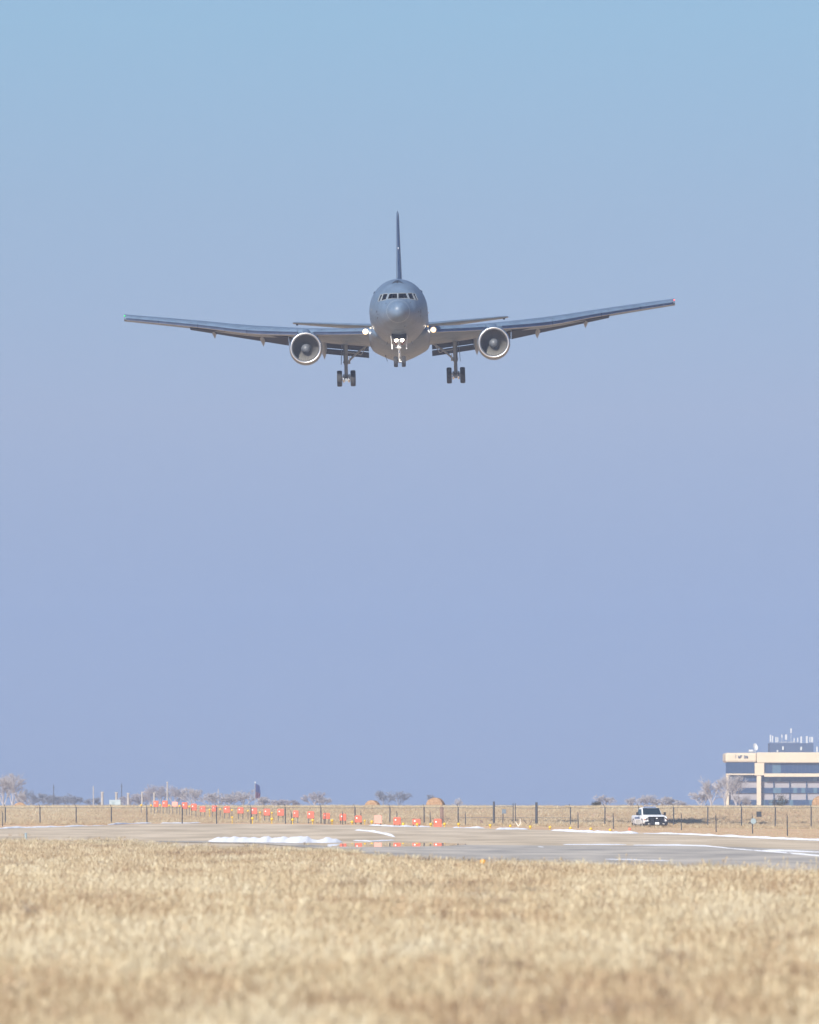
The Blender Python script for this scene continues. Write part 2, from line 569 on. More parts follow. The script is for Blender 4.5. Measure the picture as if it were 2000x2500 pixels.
# ------------------------------------------------------------------ dry grass (real blades, instanced tufts)
def grass_material(name):
    m = bpy.data.materials.new(name)
    m.use_nodes = True
    n, l = m.node_tree.nodes, m.node_tree.links
    b = n['Principled BSDF']
    b.inputs['Roughness'].default_value = 0.75
    b.inputs['Specular IOR Level'].default_value = 0.25
    a = n.new('ShaderNodeAttribute'); a.attribute_type = 'INSTANCER'; a.attribute_name = 'tone'
    cr = n.new('ShaderNodeValToRGB')
    els = cr.color_ramp.elements
    stops = [(0.0, (0.17, 0.155, 0.13)), (0.22, (0.30, 0.25, 0.195)), (0.42, (0.44, 0.318, 0.205)), (0.6, (0.54, 0.435, 0.28)), (0.8, (0.615, 0.535, 0.36)), (1.0, (0.68, 0.625, 0.465))]
    els[0].position, els[0].color = stops[0][0], (*stops[0][1], 1)
    els[1].position, els[1].color = stops[-1][0], (*stops[-1][1], 1)
    for p, c in stops[1:-1]:
        e = els.new(p); e.color = (*c, 1)
    l.new(a.outputs['Fac'], cr.inputs[0])
    l.new(cr.outputs[0], b.inputs['Base Color'])
    tl = n.new('ShaderNodeBsdfTranslucent')
    l.new(cr.outputs[0], tl.inputs[0])
    mx = n.new('ShaderNodeMixShader'); mx.inputs[0].default_value = 0.25
    l.new(b.outputs[0], mx.inputs[1]); l.new(tl.outputs[0], mx.inputs[2])
    l.new(mx.outputs[0], n['Material Output'].inputs[0])
    return m
gm = grass_material('dry_grass')

tuft_col = bpy.data.collections.new('grass_tufts')
rt = random.Random(11)
for k in range(10):
    mb = MB()
    nb = 22 if k < 7 else 30
    for b in range(nb):
        a = rt.uniform(0, 2 * math.pi)
        r0 = rt.uniform(0, 0.10)
        h = rt.uniform(0.07, 0.21) if k < 7 else rt.uniform(0.04, 0.11)
        lean = rt.uniform(0.05, 0.24) if k < 7 else rt.uniform(0.10, 0.28)
        w = rt.uniform(0.004, 0.010)
        base = Vector((math.cos(a) * r0, math.sin(a) * r0, -0.02))
        d = Vector((math.cos(a + rt.uniform(-1, 1)), math.sin(a + rt.uniform(-1, 1)), 0))
        sd = Vector((-d.y, d.x, 0)) * w
        p1 = base + d * lean * 0.35 + Vector((0, 0, h * 0.6))
        p2 = base + d * lean + Vector((0, 0, h))
        mb.add([base - sd, base + sd, p1 + sd * .8, p1 - sd * .8, p2], [(0, 1, 2, 3), (3, 2, 4)])
    me = mb.mesh('tuft', recalc=False)
    me.materials.append(gm)
    tuft_col.objects.link(bpy.data.objects.new('tuft', me))

for k in range(3):
    mb = MB()
    for b in range(5):
        a = rt.uniform(0, 6.283); h = rt.uniform(0.20, 0.36); ln = rt.uniform(0.05, 0.22)
        b0 = Vector((rt.gauss(0, .05), rt.gauss(0, .05), -.02)); d = Vector((math.cos(a), math.sin(a), 0))
        sd = Vector((-d.y, d.x, 0)) * .0035
        p1 = b0 + d * ln * .3 + Vector((0, 0, h * .6)); p2 = b0 + d * ln + Vector((0, 0, h))
        mb.add([b0 - sd, b0 + sd, p1 + sd, p1 - sd, p2 + sd * .6, p2 - sd * .6], [(0, 1, 2, 3), (3, 2, 4, 5)])
        u = (p2 - p1).normalized() * rt.uniform(.05, .09)
        w_ = sd.normalized() * .014
        mb.add([p2, p2 + u * .5 + w_, p2 + u, p2 + u * .5 - w_, p2 + u * .5 + d * .012], [(0, 1, 4), (1, 2, 4), (2, 3, 4), (3, 0, 4)])
    me = mb.mesh('tuft', recalc=False)
    me.materials.append(gm)
    tuft_col.objects.link(bpy.data.objects.new('tuft', me))

def scatter(name, pts, rots, scs, tones, idx, label, cat):
    me = bpy.data.meshes.new(name)
    me.from_pydata(pts, [], [])
    for nm, ty, data in (('rotz', 'FLOAT', rots), ('size', 'FLOAT', scs), ('tone', 'FLOAT', tones), ('pick', 'INT', idx)):
        at_ = me.attributes.new(nm, ty, 'POINT')
        at_.data.foreach_set('value', data)
    me.materials.append(gm)
    o = bpy.data.objects.new(name, me)
    col.objects.link(o)
    ng = bpy.data.node_groups.new(name, 'GeometryNodeTree')
    ng.interface.new_socket('Geometry', in_out='INPUT', socket_type='NodeSocketGeometry')
    ng.interface.new_socket('Geometry', in_out='OUTPUT', socket_type='NodeSocketGeometry')
    N, L = ng.nodes, ng.links
    gi, go = N.new('NodeGroupInput'), N.new('NodeGroupOutput')
    ci = N.new('GeometryNodeCollectionInfo')
    ci.inputs['Collection'].default_value = tuft_col
    ci.inputs['Separate Children'].default_value = True
    ip = N.new('GeometryNodeInstanceOnPoints')
    ip.inputs['Pick Instance'].default_value = True
    def attr(nm, ty):
        a = N.new('GeometryNodeInputNamedAttribute'); a.data_type = ty; a.inputs[0].default_value = nm
        return a.outputs[0]
    cx = N.new('ShaderNodeCombineXYZ')
    L.new(attr('rotz', 'FLOAT'), cx.inputs[2])
    L.new(gi.outputs[0], ip.inputs['Points'])
    L.new(ci.outputs[0], ip.inputs['Instance'])
    L.new(attr('pick', 'INT'), ip.inputs['Instance Index'])
    L.new(cx.outputs[0], ip.inputs['Rotation'])
    L.new(attr('size', 'FLOAT'), ip.inputs['Scale'])
    L.new(ip.outputs[0], go.inputs[0])
    md = o.modifiers.new('tufts', 'NODES')
    md.node_group = ng
    tag(o, label, cat, kind='stuff')
    return o

def fbm(x, y, s):
    return noise.noise((x, y, s)) + 0.5 * noise.noise((x * 2.1, y * 2.1, s + 5)) + 0.25 * noise.noise((x * 4.3, y * 4.3, s + 9))

pts, rots, scs, tones, idx = [], [], [], [], []
rg = random.Random(3)
for (d0, d1, dens, s0) in ((112, 180, 15, 1.0), (180, 280, 10, 1.05), (280, 420, 6.5, 1.1), (420, 620, 4.5, 1.15), (620, 900, 2.6, 1.2)):
    area = 0.03 * (d1 * d1 - d0 * d0) * 1.35
    for _ in range(int(area * dens)):
        d = math.sqrt(rg.uniform(d0 * d0, d1 * d1))
        x = rg.uniform(-0.0405, 0.0405) * d
        X = 1000 + x / d * FPX
        Yt = 1968 + 1.86 * FPX / d
        if Yt < lerp_tab(GRASS_EDGE, X) + (rg.uniform(-3, 5) if rg.random() < .90 else rg.uniform(-12, 3)) + 7 * noise.noise((x * 0.8, d * 0.05, 3.3)):
            continue
        # tone: broad streaky patches plus tuft to tuft scatter
        big = fbm(x * 0.16, d * 0.022, 1.3)
        gray = fbm(x * 0.22 + 40, d * 0.05, 7.7)
        fine = noise.noise((x * 2.2, d * 0.6, 2.2))
        mid = noise.noise((x * 0.55 + 3, d * 0.075, 8.8))
        t = 0.79 + 0.24 * big + 0.20 * fine + 0.26 * mid + rg.gauss(0, 0.10)
        if gray > 0.30:
            t -= (0.95 if d > 230 else 0.6) * (gray - 0.30) + rg.uniform(0, 0.10)
        spot = noise.noise((x * 1.3 + 9, d * 0.16, 5.5))
        if spot > 0.38:
            t -= 0.9 * (spot - 0.38) + 0.12
        if d < 175:
            t -= 0.05 * (175 - d) / 50
        if d > 480:
            t -= 0.10
        pts.append((x, d, terrain(x, d)))
        rots.append(rg.uniform(0, 6.283))
        scs.append(s0 * rg.uniform(0.45, 1.25) * (1 + 0.45 * fine))
        tones.append(max(0.0, min(1.0, t)))
        idx.append(rg.randrange(10) if (rg.random() > 0.09 or d > 400) else 10 + rg.randrange(3))
print('grass tufts', len(pts))
scatter('dry_grass', pts, rots, scs, tones, idx, 'tall dry straw coloured grass covering the foreground', 'grass')

pts, rots, scs, tones, idx = [], [], [], [], []
for _ in range(42000):
    y = rg.uniform(1120, 1475)
    x = rg.uniform(-0.036, 0.036) * y
    if y < 1172 and rg.random() < 0.4:
        continue
    Yb = 1968 + (CAM_H - terrain(x, y)) * FPX / y
    X = 1000 + x / y * FPX
    far_edge = lerp_tab([(-500, 2024), (0, 2020), (250, 2014), (400, 2009), (700, 2010), (1000, 2014), (1200, 2020), (1400, 2025), (1700, 2036), (2000, 2048)], X)
    if Yb > far_edge:
        continue
    t = 0.64 + 0.15 * fbm(x * 0.1, y * 0.012, 4) + rg.gauss(0, 0.08) + 0.14 * sstep(1300, 1440, y)
    if y < 1172:
        t = 0.62 + rg.gauss(0, .1)
    pts.append((x, y, terrain(x, y)))
    rots.append(rg.uniform(0, 6.283)); scs.append(rg.uniform(0.8, 1.7)); tones.append(max(0, min(1, t))); idx.append(rg.randrange(10))
for _ in range(9000):
    y = rg.uniform(830, 1172)
    x = rg.uniform(0.003, 0.040) * y
    X = 1000 + x / y * FPX
    Yb = 1968 + (CAM_H - terrain(x, y)) * FPX / y
    if Yb > lerp_tab([(1000, 2014), (1200, 2020), (1400, 2025), (1700, 2036), (2000, 2048), (2500, 2060)], X):
        continue
    pts.append((x, y, terrain(x, y)))
    rots.append(rg.uniform(0, 6.283)); scs.append(rg.uniform(0.2, 0.55)); tones.append(max(0, min(1, 0.72 + rg.gauss(0, .1)))); idx.append(rg.randrange(10))
scatter('field_grass', pts, rots, scs, tones, idx, 'brown dry field grass rising behind the fence', 'grass')

# ================================================================== AIRCRAFT
ac = empty('tanker_aircraft', at(972, 757, 1160))
tag(ac, 'grey twin-engine tanker jet landing head-on with gear down', 'airplane')
el = math.atan((1968 - 757) / FPX)
ac.rotation_mode = 'XYZ'
ac.rotation_euler = (-(R(3.0) - el), R(-1.65), R(-0.25))
bpy.context.view_layer.update()
AC_M = Matrix.LocRotScale(ac.location, ac.rotation_euler, None)

FUS = pchip([
    # y, top, bottom, half width
    (0.00, 0.000, -0.02, 0.00), (0.04, 0.20, -0.22, 0.21), (0.14, 0.37, -0.40, 0.39), (0.34, 0.56, -0.59, 0.58), (0.7, 0.75, -0.79, 0.78),
    (1.25, 0.92, -0.99, 0.98), (1.75, 1.03, -1.13, 1.17), (2.05, 1.12, -1.22, 1.29), (2.75, 1.62, -1.42, 1.54), (3.4, 2.02, -1.60, 1.74), (4.3, 2.44, -1.82, 1.98),
    (5.5, 2.79, -2.02, 2.22), (7.0, 3.02, -2.20, 2.41), (9.0, 3.12, -2.28, 2.50), (11.0, 3.13, -2.30, 2.515), (34.0, 3.13, -2.30, 2.515),
    (38.0, 3.12, -1.85, 2.40), (42.0, 3.05, -0.95, 1.95), (46.0, 2.85, 0.25, 1.20), (48.5, 2.35, 1.30, 0.35)])

def fus_ring(y, n=72, k=1.0):
    t, b, w = FUS(y)
    c, h = (t + b) / 2, (t - b) / 2
    return [Vector((w * k * math.sin(2 * math.pi * i / n), y, c + h * k * math.cos(2 * math.pi * i / n))) for i in range(n)]

fy = [0.003, 0.015, 0.04, 0.08, 0.14, 0.22, 0.34, 0.5, 0.7, 0.95] + [1.25 + 0.15 * i for i in range(30)] + [5.9, 6.4, 7, 7.6, 8.3, 9, 10, 11, 14, 18, 24, 30, 34, 35, 36, 37, 38, 39, 40, 41, 42, 43, 44, 45, 46, 47, 48, 48.5]
fmb = MB().loft([fus_ring(y) for y in fy])
fus_me = fmb.mesh('fuselage', True)
bvh = BVHTree.FromPolygons([v.co[:] for v in fus_me.vertices], [p.vertices[:] for p in fus_me.polygons])
def skin_at(x, z, off=0.0):
    """the fuselage skin seen from ahead at (x, z), moved out along its normal"""
    h, nrm, _, _ = bvh.ray_cast(Vector((x, -5, z)), Vector((0, 1, 0)))
    if h is None:
        return None
    if nrm.y > 0: nrm = -nrm
    return h + nrm * off

# flight deck windows: outlines seen from ahead (x, z), right half; mirrored for the left
WIN = [
    [(0.045, 1.575), (0.70, 1.575), (0.885, 1.10), (0.035, 1.09)],
    [(0.83, 1.58), (1.225, 1.60), (1.43, 1.00), (1.00, 1.08)],
    [(1.275, 1.565), (1.475, 1.57), (1.70, 1.01), (1.53, 1.00)]]
def shrink(poly, d):
    c = [sum(p[i] for p in poly) / len(poly) for i in (0, 1)]
    out = []
    for p in poly:
        v = (p[0] - c[0], p[1] - c[1]); L = math.hypot(*v)
        out.append((p[0] - v[0] / L * d, p[1] - v[1] / L * d))
    return out
def quad_pt(q, u, v):
    a = [q[0][i] * (1 - u) + q[1][i] * u for i in (0, 1)]
    b = [q[3][i] * (1 - u) + q[2][i] * u for i in (0, 1)]
    return (a[0] * (1 - v) + b[0] * v, a[1] * (1 - v) + b[1] * v)

cut = MB()
rings = []
for i in range(9):
    y = 2.75 + 2.6 * i / 8
    rings.append([Vector((p.x, p.y, max(p.z, 0.42))) + Vector((0, 0, 0.0005 * k)) for k, p in enumerate(fus_ring(y, 40, 0.90))])
cut.loft(rings, mi=0)
cutters = [cut]
for s in (1, -1):
    for q in WIN:
        pr = MB()
        qq = [(p[0] * s, p[1]) for p in q]
        pr.loft([[Vector((p[0], 1.4, p[1])) for p in qq], [Vector((p[0], 4.75, p[1])) for p in qq]])
        cutters.append(pr)

fus = bpy.data.objects.new('fuselage', fus_me)
fus_me.materials.append(MATS['paint']); fus_me.materials.append(MATS['cockpit_dark'])
col.objects.link(fus)
tmp = []
for c in cutters:
    me = c.mesh('cutter')
    me.materials.append(MATS['paint']); me.materials.append(MATS['cockpit_dark'])
    me.polygons.foreach_set('material_index', [1] * len(me.polygons))
    o = bpy.data.objects.new('cutter', me)
    col.objects.link(o)
    tmp.append(o)
    b = fus.modifiers.new('cut', 'BOOLEAN')
    b.operation = 'DIFFERENCE'; b.solver = 'EXACT'; b.object = o
dg = bpy.context.evaluated_depsgraph_get()
new_me = bpy.data.meshes.new_from_object(fus.evaluated_get(dg))
fus.modifiers.clear()
fus.data = new_me
for o in tmp:
    bpy.data.objects.remove(o)
new_me.polygons.foreach_set('use_smooth', [True] * len(new_me.polygons))
try:
    new_me.set_sharp_from_angle(angle=R(28))
except Exception:
    pass
new_me.name = 'fuselage'
fus.parent = ac

def skin_patch(name, poly, m, parent, off, nu=8, nv=6):
    vs = [skin_at(*quad_pt(poly, i / nu, j / nv), off) for j in range(nv + 1) for i in range(nu + 1)]
    w = nu + 1
    fs = [(j * w + i, j * w + i + 1, (j + 1) * w + i + 1, (j + 1) * w + i) for j in range(nv) for i in range(nu)]
    me = MB().add(vs, fs).mesh(name, True)
    if sum(p.normal.y for p in me.polygons) > 0:
        me.flip_normals()
    me.materials.append(m)
    o = bpy.data.objects.new(name, me)
    col.objects.link(o)
    o.parent = parent
    return o

def skin_band(mb, pts, wd, off):
    """a thin raised band along a polyline on the nose seen from ahead"""
    P = []
    for (a, b) in zip(pts, pts[1:]):
        for i in range(6):
            P.append((a[0] + (b[0] - a[0]) * i / 6, a[1] + (b[1] - a[1]) * i / 6))
    P.append(pts[-1])
    rings = []
    for i, p in enumerate(P):
        q0, q1 = P[max(0, i - 1)], P[min(len(P) - 1, i + 1)]
        dx, dz = q1[0] - q0[0], q1[1] - q0[1]
        L = math.hypot(dx, dz) or 1
        nx, nz = -dz / L * wd / 2, dx / L * wd / 2
        a, b = skin_at(p[0] + nx, p[1] + nz, off), skin_at(p[0] - nx, p[1] - nz, off)
        a2, b2 = skin_at(p[0] + nx, p[1] + nz, -0.01), skin_at(p[0] - nx, p[1] - nz, -0.01)
        if a and b and a2 and b2:
            rings.append([a, b, b2, a2])
    if len(rings) > 1:
        mb.loft(rings)

for s in (1, -1):
    for q in WIN:
        qq = [(p[0] * s, p[1]) for p in q]
        pane = skin_patch('cockpit_window', qq, MATS['cockpit_glass'], ac, -0.02)
        fb = MB()
        big = shrink(qq, -0.012)
        skin_band(fb, big + [big[0]], 0.045, 0.012)
        fb.build('window_frame', MATS['seam'], pane)
# radome joint, nose panel lines and stencils
rb = MB()
skin_band(rb, [(0.98 * math.cos(2 * math.pi * i / 40) + 0.0, -0.035 + 0.95 * math.sin(2 * math.pi * i / 40)) for i in range(41)], 0.022, 0.006)
rb.build('radome_joint', MATS['joint'], fus)
for s in (1, -1):
    wb = MB()
    skin_band(wb, [(0.10 * s, 1.09), (0.36 * s, 1.115)], 0.02, 0.035)
    wb.build('wiper', MATS['marking'], fus)
mk = MB(); skin_band(mk, [(0.0, 2.55), (0.0, 2.86)], 0.15, 0.008); mk.build('receptacle_marking', MATS['marking'], fus)
for s in (1, -1):
    for k, (z, w0, w1) in enumerate(((2.83, 0.08, 0.26), (2.73, 0.08, 0.40), (2.64, 0.08, 0.50))):
        mk = MB(); skin_band(mk, [(w0 * s, z), (w1 * 0.6 * s, z - 0.03), (w1 * s, z - 0.11)], 0.05, 0.008); mk.build('receptacle_marking', MATS['marking'], fus)
for (x, z, w, h) in ((-1.83, 0.12, .05, .16), (-1.73, -0.13, .035, .07), (-1.78, -0.40, .04, .14), (1.75, -0.02, .05, .09), (1.92, 0.05, .03, .34), (1.90, -0.32, .03, .12),
                     (-1.02, 0.72, .06, .05), (1.05, 0.76, .06, .05), (-2.38, -0.25, .06, .05), (2.40, -.12, .06, .05)):
    mk = MB(); skin_band(mk, [(x - .01, z - h / 2), (x + .01, z + h / 2)], w * 1.3, 0.008); mk.build('stencil', MATS['marking'], fus)
for (x, z) in ((-2.30, 0.42), (2.32, 0.45)):
    mk = MB(); skin_band(mk, [(x, z - .07), (x, z + .07)], 0.05, 0.01); mk.build('side_lens', MATS['seam'], fus)
mk = MB(); skin_band(mk, [(-0.45, -1.50), (0.0, -1.53), (0.45, -1.50)], 0.015, 0.006); mk.build('panel_line', MATS['marking'], fus)
mk = MB(); skin_band(mk, [(0.02, -1.55), (0.02, -1.85)], 0.015, 0.006); mk.build('panel_line', MATS['marking'], fus)
# drain mast / probe under the chin and sensor bumps high on the shoulders
p = skin_at(0.55, -1.27, 0.0)
MB().ball(p, 0.12, (0.8, 1.0, 1.1)).build('chin_sensor', MATS['seam'], fus, smooth=True)
for s in (1, -1):
    MB().ball((1.93 * s, 9.5, 2.0), 0.24, (0.7, 1.6, 0.7)).build('shoulder_sensor', MATS['dark_paint_flap_shade'], fus, smooth=True)
MB().tube((2.5, 10.5, 0.25), (2.62, 10.5, 0.24), 0.035, n=8).build('side_probe', MATS['gear_white'], fus)

# wing to body fairing
FPROF = [(0.0, -3.17), (0.45, -3.12), (1.1, -2.86), (1.7, -2.56), (2.2, -2.27), (2.42, -2.08), (2.55, -1.85), (2.66, -1.5), (2.70, -1.1), (2.5, -0.7), (1.5, -0.3), (0.0, -0.2)]
def fairing_ring(y, k):
    half = [(x * (0.80 + 0.20 * k), -1.1 + (z + 1.1) * k) for x, z in FPROF]
    pts_ = half + [(-x, z) for x, z in half[-2:0:-1]]
    return [Vector((x, y, z)) for x, z in pts_]
fr_st = [(12.6, 0.30), (13.6, 0.52), (14.8, 0.72), (16.2, 0.88), (17.8, 0.97), (19.5, 1.0), (22, 1.0), (25, 1.0), (28, 0.94), (30.5, 0.78), (33, 0.5), (35, 0.25)]
fair = MB().loft([fairing_ring(y, k) for y, k in fr_st]).build('belly_fairing', MATS['paint'], ac, smooth=True)
for s in (1, -1):
    MB().box((1.65 * s, 15.55, -2.02), (0.42, 0.5, 0.16), taper=(0.3, 0.6)).build('air_intake', MATS['marking'], fair)
    MB().ball((2.46 * s, 14.0, -0.74), 0.075).build('turnoff_light', MATS['warm_lamp'], fair, smooth=True)
    MB().box((0.62 * s, 19.5, -2.98), (0.30, 0.5, 0.05)).build('vent', MATS['dark_paint_flap_shade'], fair)
MB().box((-1.25, 21, -2.95), (0.035, 0.45, 0.75), rot=Matrix.Rotation(R(-18), 3, 'Y')).build('blade_antenna', MATS['dark_paint_flap_shade'], fair)
for s in (1, -1):
    MB().box((1.05 * s, 12.0, -2.18), (0.03, 0.35, 0.30), rot=Matrix.Rotation(R(-20 * s), 3, 'Y')).build('blade_antenna', MATS['dark_paint_flap_shade'], fus)

# ---------------- wings
LE_B = [(2.4, -1.17), (3.0, -1.15), (8.7, -0.86), (12.6, -0.54), (17.1, 0.26), (20.5, 0.83), (24.05, 1.40)]
LE_H = [(2.4, 0.72), (3.0, 0.70), (8.7, 0.74), (12.6, 0.80), (17.1, 0.67), (24.05, 0.53)]
fLEB, fLEH = pchip(LE_B), pchip(LE_H)
def le_y(x): return 16.2 + (x - 2.5) * 0.66
def te_y(x): return 27.35 if x < 8.2 else 27.35 + (x - 8.2) * (32.6 - 27.35) / (24.05 - 8.2)
def inc(x): return R(lerp_tab([(2.5, 4.2), (6.5, 3.8), (9.5, 1.6), (14, 0.8), (24, 0.6)], x))
def wing_ring(x, s):
    y0, zb, h = le_y(x), fLEB(x)[0], fLEH(x)[0]
    c = te_y(x) - y0
    L = c * 0.80                                  # fixed wing ends where the flaps begin
    si = math.tan(inc(x))
    def P(dy, dz): return Vector((s * x, y0 + dy, zb + dz - si * dy))
    th = max(0.10 * c, h * 0.9)
    up = [(0.55 * h, 0.42 * h), (0.75 * h, 0.66 * h), (1.2 * h, 0.86 * h + .02 * th), (1.9 * h, 0.98 * h + .05 * th)]
    mx_ = 0.98 * h + 0.10 * th
    up += [(max(2.6 * h, L * 0.40), mx_ + .08 * th), (max(2.9 * h, L * 0.62), mx_ - .10 * th), (L, mx_ - 0.45 * h - 0.25 * th + 0.0)]
    zt = up[-1][1]
    lo = [(L, zt - 0.05 - 0.012 * c), (max(2.7 * h, L * 0.6), min(0.05 * h, zt - 0.12 * th) - 0.02 * c * (1 if x < 8 else .4)), (max(1.9 * h, L * 0.35), -0.03 * h - 0.025 * c * (1 if x < 8 else .3)),
          (1.3 * h, 0.0), (0.8 * h, 0.08 * h), (0.6 * h, 0.2 * h)]
    return [P(*q) for q in up + lo]
WX = [2.2, 3.0, 4.5, 6.0, 7.4, 8.1, 8.9, 10.5, 12.6, 14.5, 16.4, 18.2, 20, 22, 23.4, 24.0, 24.05]
def slat_ring(x, s, ext=0.0):
    y0, zb, h = le_y(x), fLEB(x)[0], fLEH(x)[0]
    si = math.tan(inc(x))
    q = [(0.10, 0.0), (0.02, 0.05), (0.01, 0.12), (0.10, 0.24), (0.26, 0.40),          # polished strip, faces forward and up
         (0.50, 0.60), (0.85, 0.78), (1.35, 0.93), (2.0, 1.02),
         (1.9, 0.985), (1.2, 0.84), (0.7, 0.60), (0.42, 0.34), (0.32, 0.14), (0.30, 0.03)]
    return [Vector((s * x, y0 + a * h, zb + b * h - si * a * h)) for a, b in q]
def strip_ring(x, s):
    y0, zb, h = le_y(x), fLEB(x)[0], fLEH(x)[0]
    q = [(0.10, -0.012), (0.005, 0.04), (-0.005, 0.125), (0.085, 0.26), (0.235, 0.42), (0.26, 0.39), (0.11, 0.23), (0.03, 0.11), (0.04, 0.05), (0.11, 0.01)]
    return [Vector((s * x, y0 + a * h, zb + b * h)) for a, b in q]
def frange(a, b, n): return [a + (b - a) * i / n for i in range(n + 1)]

def plate(pts_in, pts_out, s, t0=0.16, t1=0.03, n=6):
    """flap panel between two end sections; each section is a list of (y, z) from nose to trailing edge"""
    rings = []
    (xi, A), (xo, B) = pts_in, pts_out
    for i in range(n + 1):
        u = i / n
        x = xi + (xo - xi) * u
        sec = [(a[0] + (b[0] - a[0]) * u, a[1] + (b[1] - a[1]) * u) for a, b in zip(A, B)]
        m = len(sec)
        top = [Vector((s * x, y, z + (t0 + (t1 - t0) * k / (m - 1)) * (0.5 if k else 0.25))) for k, (y, z) in enumerate(sec)]
        bot = [Vector((s * x, y, z - (t0 + (t1 - t0) * k / (m - 1)) * (0.5 if k else 0.25))) for k, (y, z) in enumerate(sec)]
        rings.append(top + bot[::-1])
    return MB().loft(rings)

for s in (1, -1):
    wing = MB().loft([wing_ring(x, s) for x in WX]).build('wing', MATS['paint'], ac, auto=35)
    for a, b in ((3.05, 7.45), (8.85, 13.25), (13.29, 17.55), (17.59, 21.0), (21.04, 23.85)):
        xs_ = frange(a, b, 8)
        sl = MB().loft([slat_ring(x, s) for x in xs_]).build('slat', MATS['paint'], wing, auto=40)
        MB().loft([strip_ring(x, s) for x in xs_]).build('slat_nose', MATS['bare_metal'], wing, auto=40)
        # row of small fasteners / probes along the slat
        for k in range(3):
            x = a + (b - a) * (k + 0.5) / 3
            y0, zb, h = le_y(x), fLEB(x)[0], fLEH(x)[0]
            MB().box((s * x, y0 + 0.62 * h, zb + 0.69 * h), (0.05, 0.05, 0.04)).build('slat_fastener', MATS['seam' if k % 2 else 'marking'], wing)
    # flaps and aileron: underwing shade put into their dark colour
    plate((2.75, [(26.2, -1.45), (26.6, -1.55), (27.45, -2.07)]), (6.75, [(26.2, -1.10), (26.6, -1.2), (27.45, -1.62)]), s, 0.34, 0.03).build('flap', MATS['dark_paint_flap_shade'], wing, auto=35)
    plate((2.75, [(27.45, -2.20), (27.7, -2.25), (28.5, -2.60)]), (6.75, [(27.45, -1.73), (27.7, -1.80), (28.5, -2.10)]), s, 0.16, 0.02).build('aft_flap', MATS['dark_paint_flap_shade'], wing, auto=35)
    plate((6.82, [(25.0, -1.15), (26.2, -1.25), (27.9, -1.55)]), (9.62, [(22.2, -0.87), (25.2, -1.08), (28.1, -1.30)]), s, 0.34, 0.03).build('aileron', MATS['dark_paint_flap_shade'], wing, auto=35)
    plate((9.68, [(22.0, -0.87), (25.2, -1.08), (28.3, -1.33)]), (18.25, [(27.1, 0.40), (29.0, 0.40), (30.9, 0.42)]), s, 0.20, 0.02).build('flap', MATS['dark_paint_flap_shade'], wing, auto=35)  # front part stretched forward over the lower skin to carry its shade
    # flap track fairings
    for x, ys_, w in ((6.65, ((21.8, -0.95), (24.0, -1.55), (26.4, -2.12), (28.4, -2.38), (30.4, -2.56)), 0.26),
                      (11.95, ((24.2, -0.55), (25.8, -0.90), (27.2, -1.08), (28.8, -1.17), (31.0, -1.24)), 0.25),
                      (16.2, ((27.0, 0.10), (28.2, -0.12), (29.4, -0.24), (30.8, -0.30), (32.6, -0.36)), 0.23)):
        rings = []
        for i, (y, z) in enumerate(ys_):
            k = (0.25, 1.0, 1.1, 0.9, 0.03)[i]
            hgt = (0.15, 0.55, 0.75, 0.75, 0.05)[i] * (w / 0.26)
            rings.append([Vector((s * x + w * k * math.sin(2 * math.pi * j / 12) * (1 if math.cos(2 * math.pi * j / 12) > -0.2 else 0.55), y,
                                  z + hgt * 0.5 + hgt * 0.5 * math.cos(2 * math.pi * j / 12))) for j in range(12)])
        MB().loft(rings).build('flap_track_fairing', MATS['paint'], wing, auto=50)
    # lamps in the wing root and at the tip
    lx, ly, lz = 2.93 * s, le_y(2.93) - 0.14, -0.92
    MB().lathe([(0.001, 0.02), (0.08, 0.0), (0.12, -0.01), (0.125, 0.05), (0.001, 0.1)], (lx, ly, lz), n=20).build('landing_light', MATS['landing_lamp'], wing, smooth=True)
    MB().lathe([(0.13, 0.0), (0.22, -0.03), (0.25, 0.06), (0.13, 0.14)], (lx, ly, lz), n=20).build('lamp_glow_ring', MATS['lamp_glow_ring'], wing, smooth=True)  # warm glowing ring added as the lamp's halo, not a real bowl
    tz = fLEB(24.05)[0]
    MB().ball((24.0 * s, le_y(24.0) + 0.30, tz + 0.40), 0.06, (1, 1.3, 1)).build('navigation_light', MATS['nav_green' if s < 0 else 'nav_red'], wing, smooth=True)

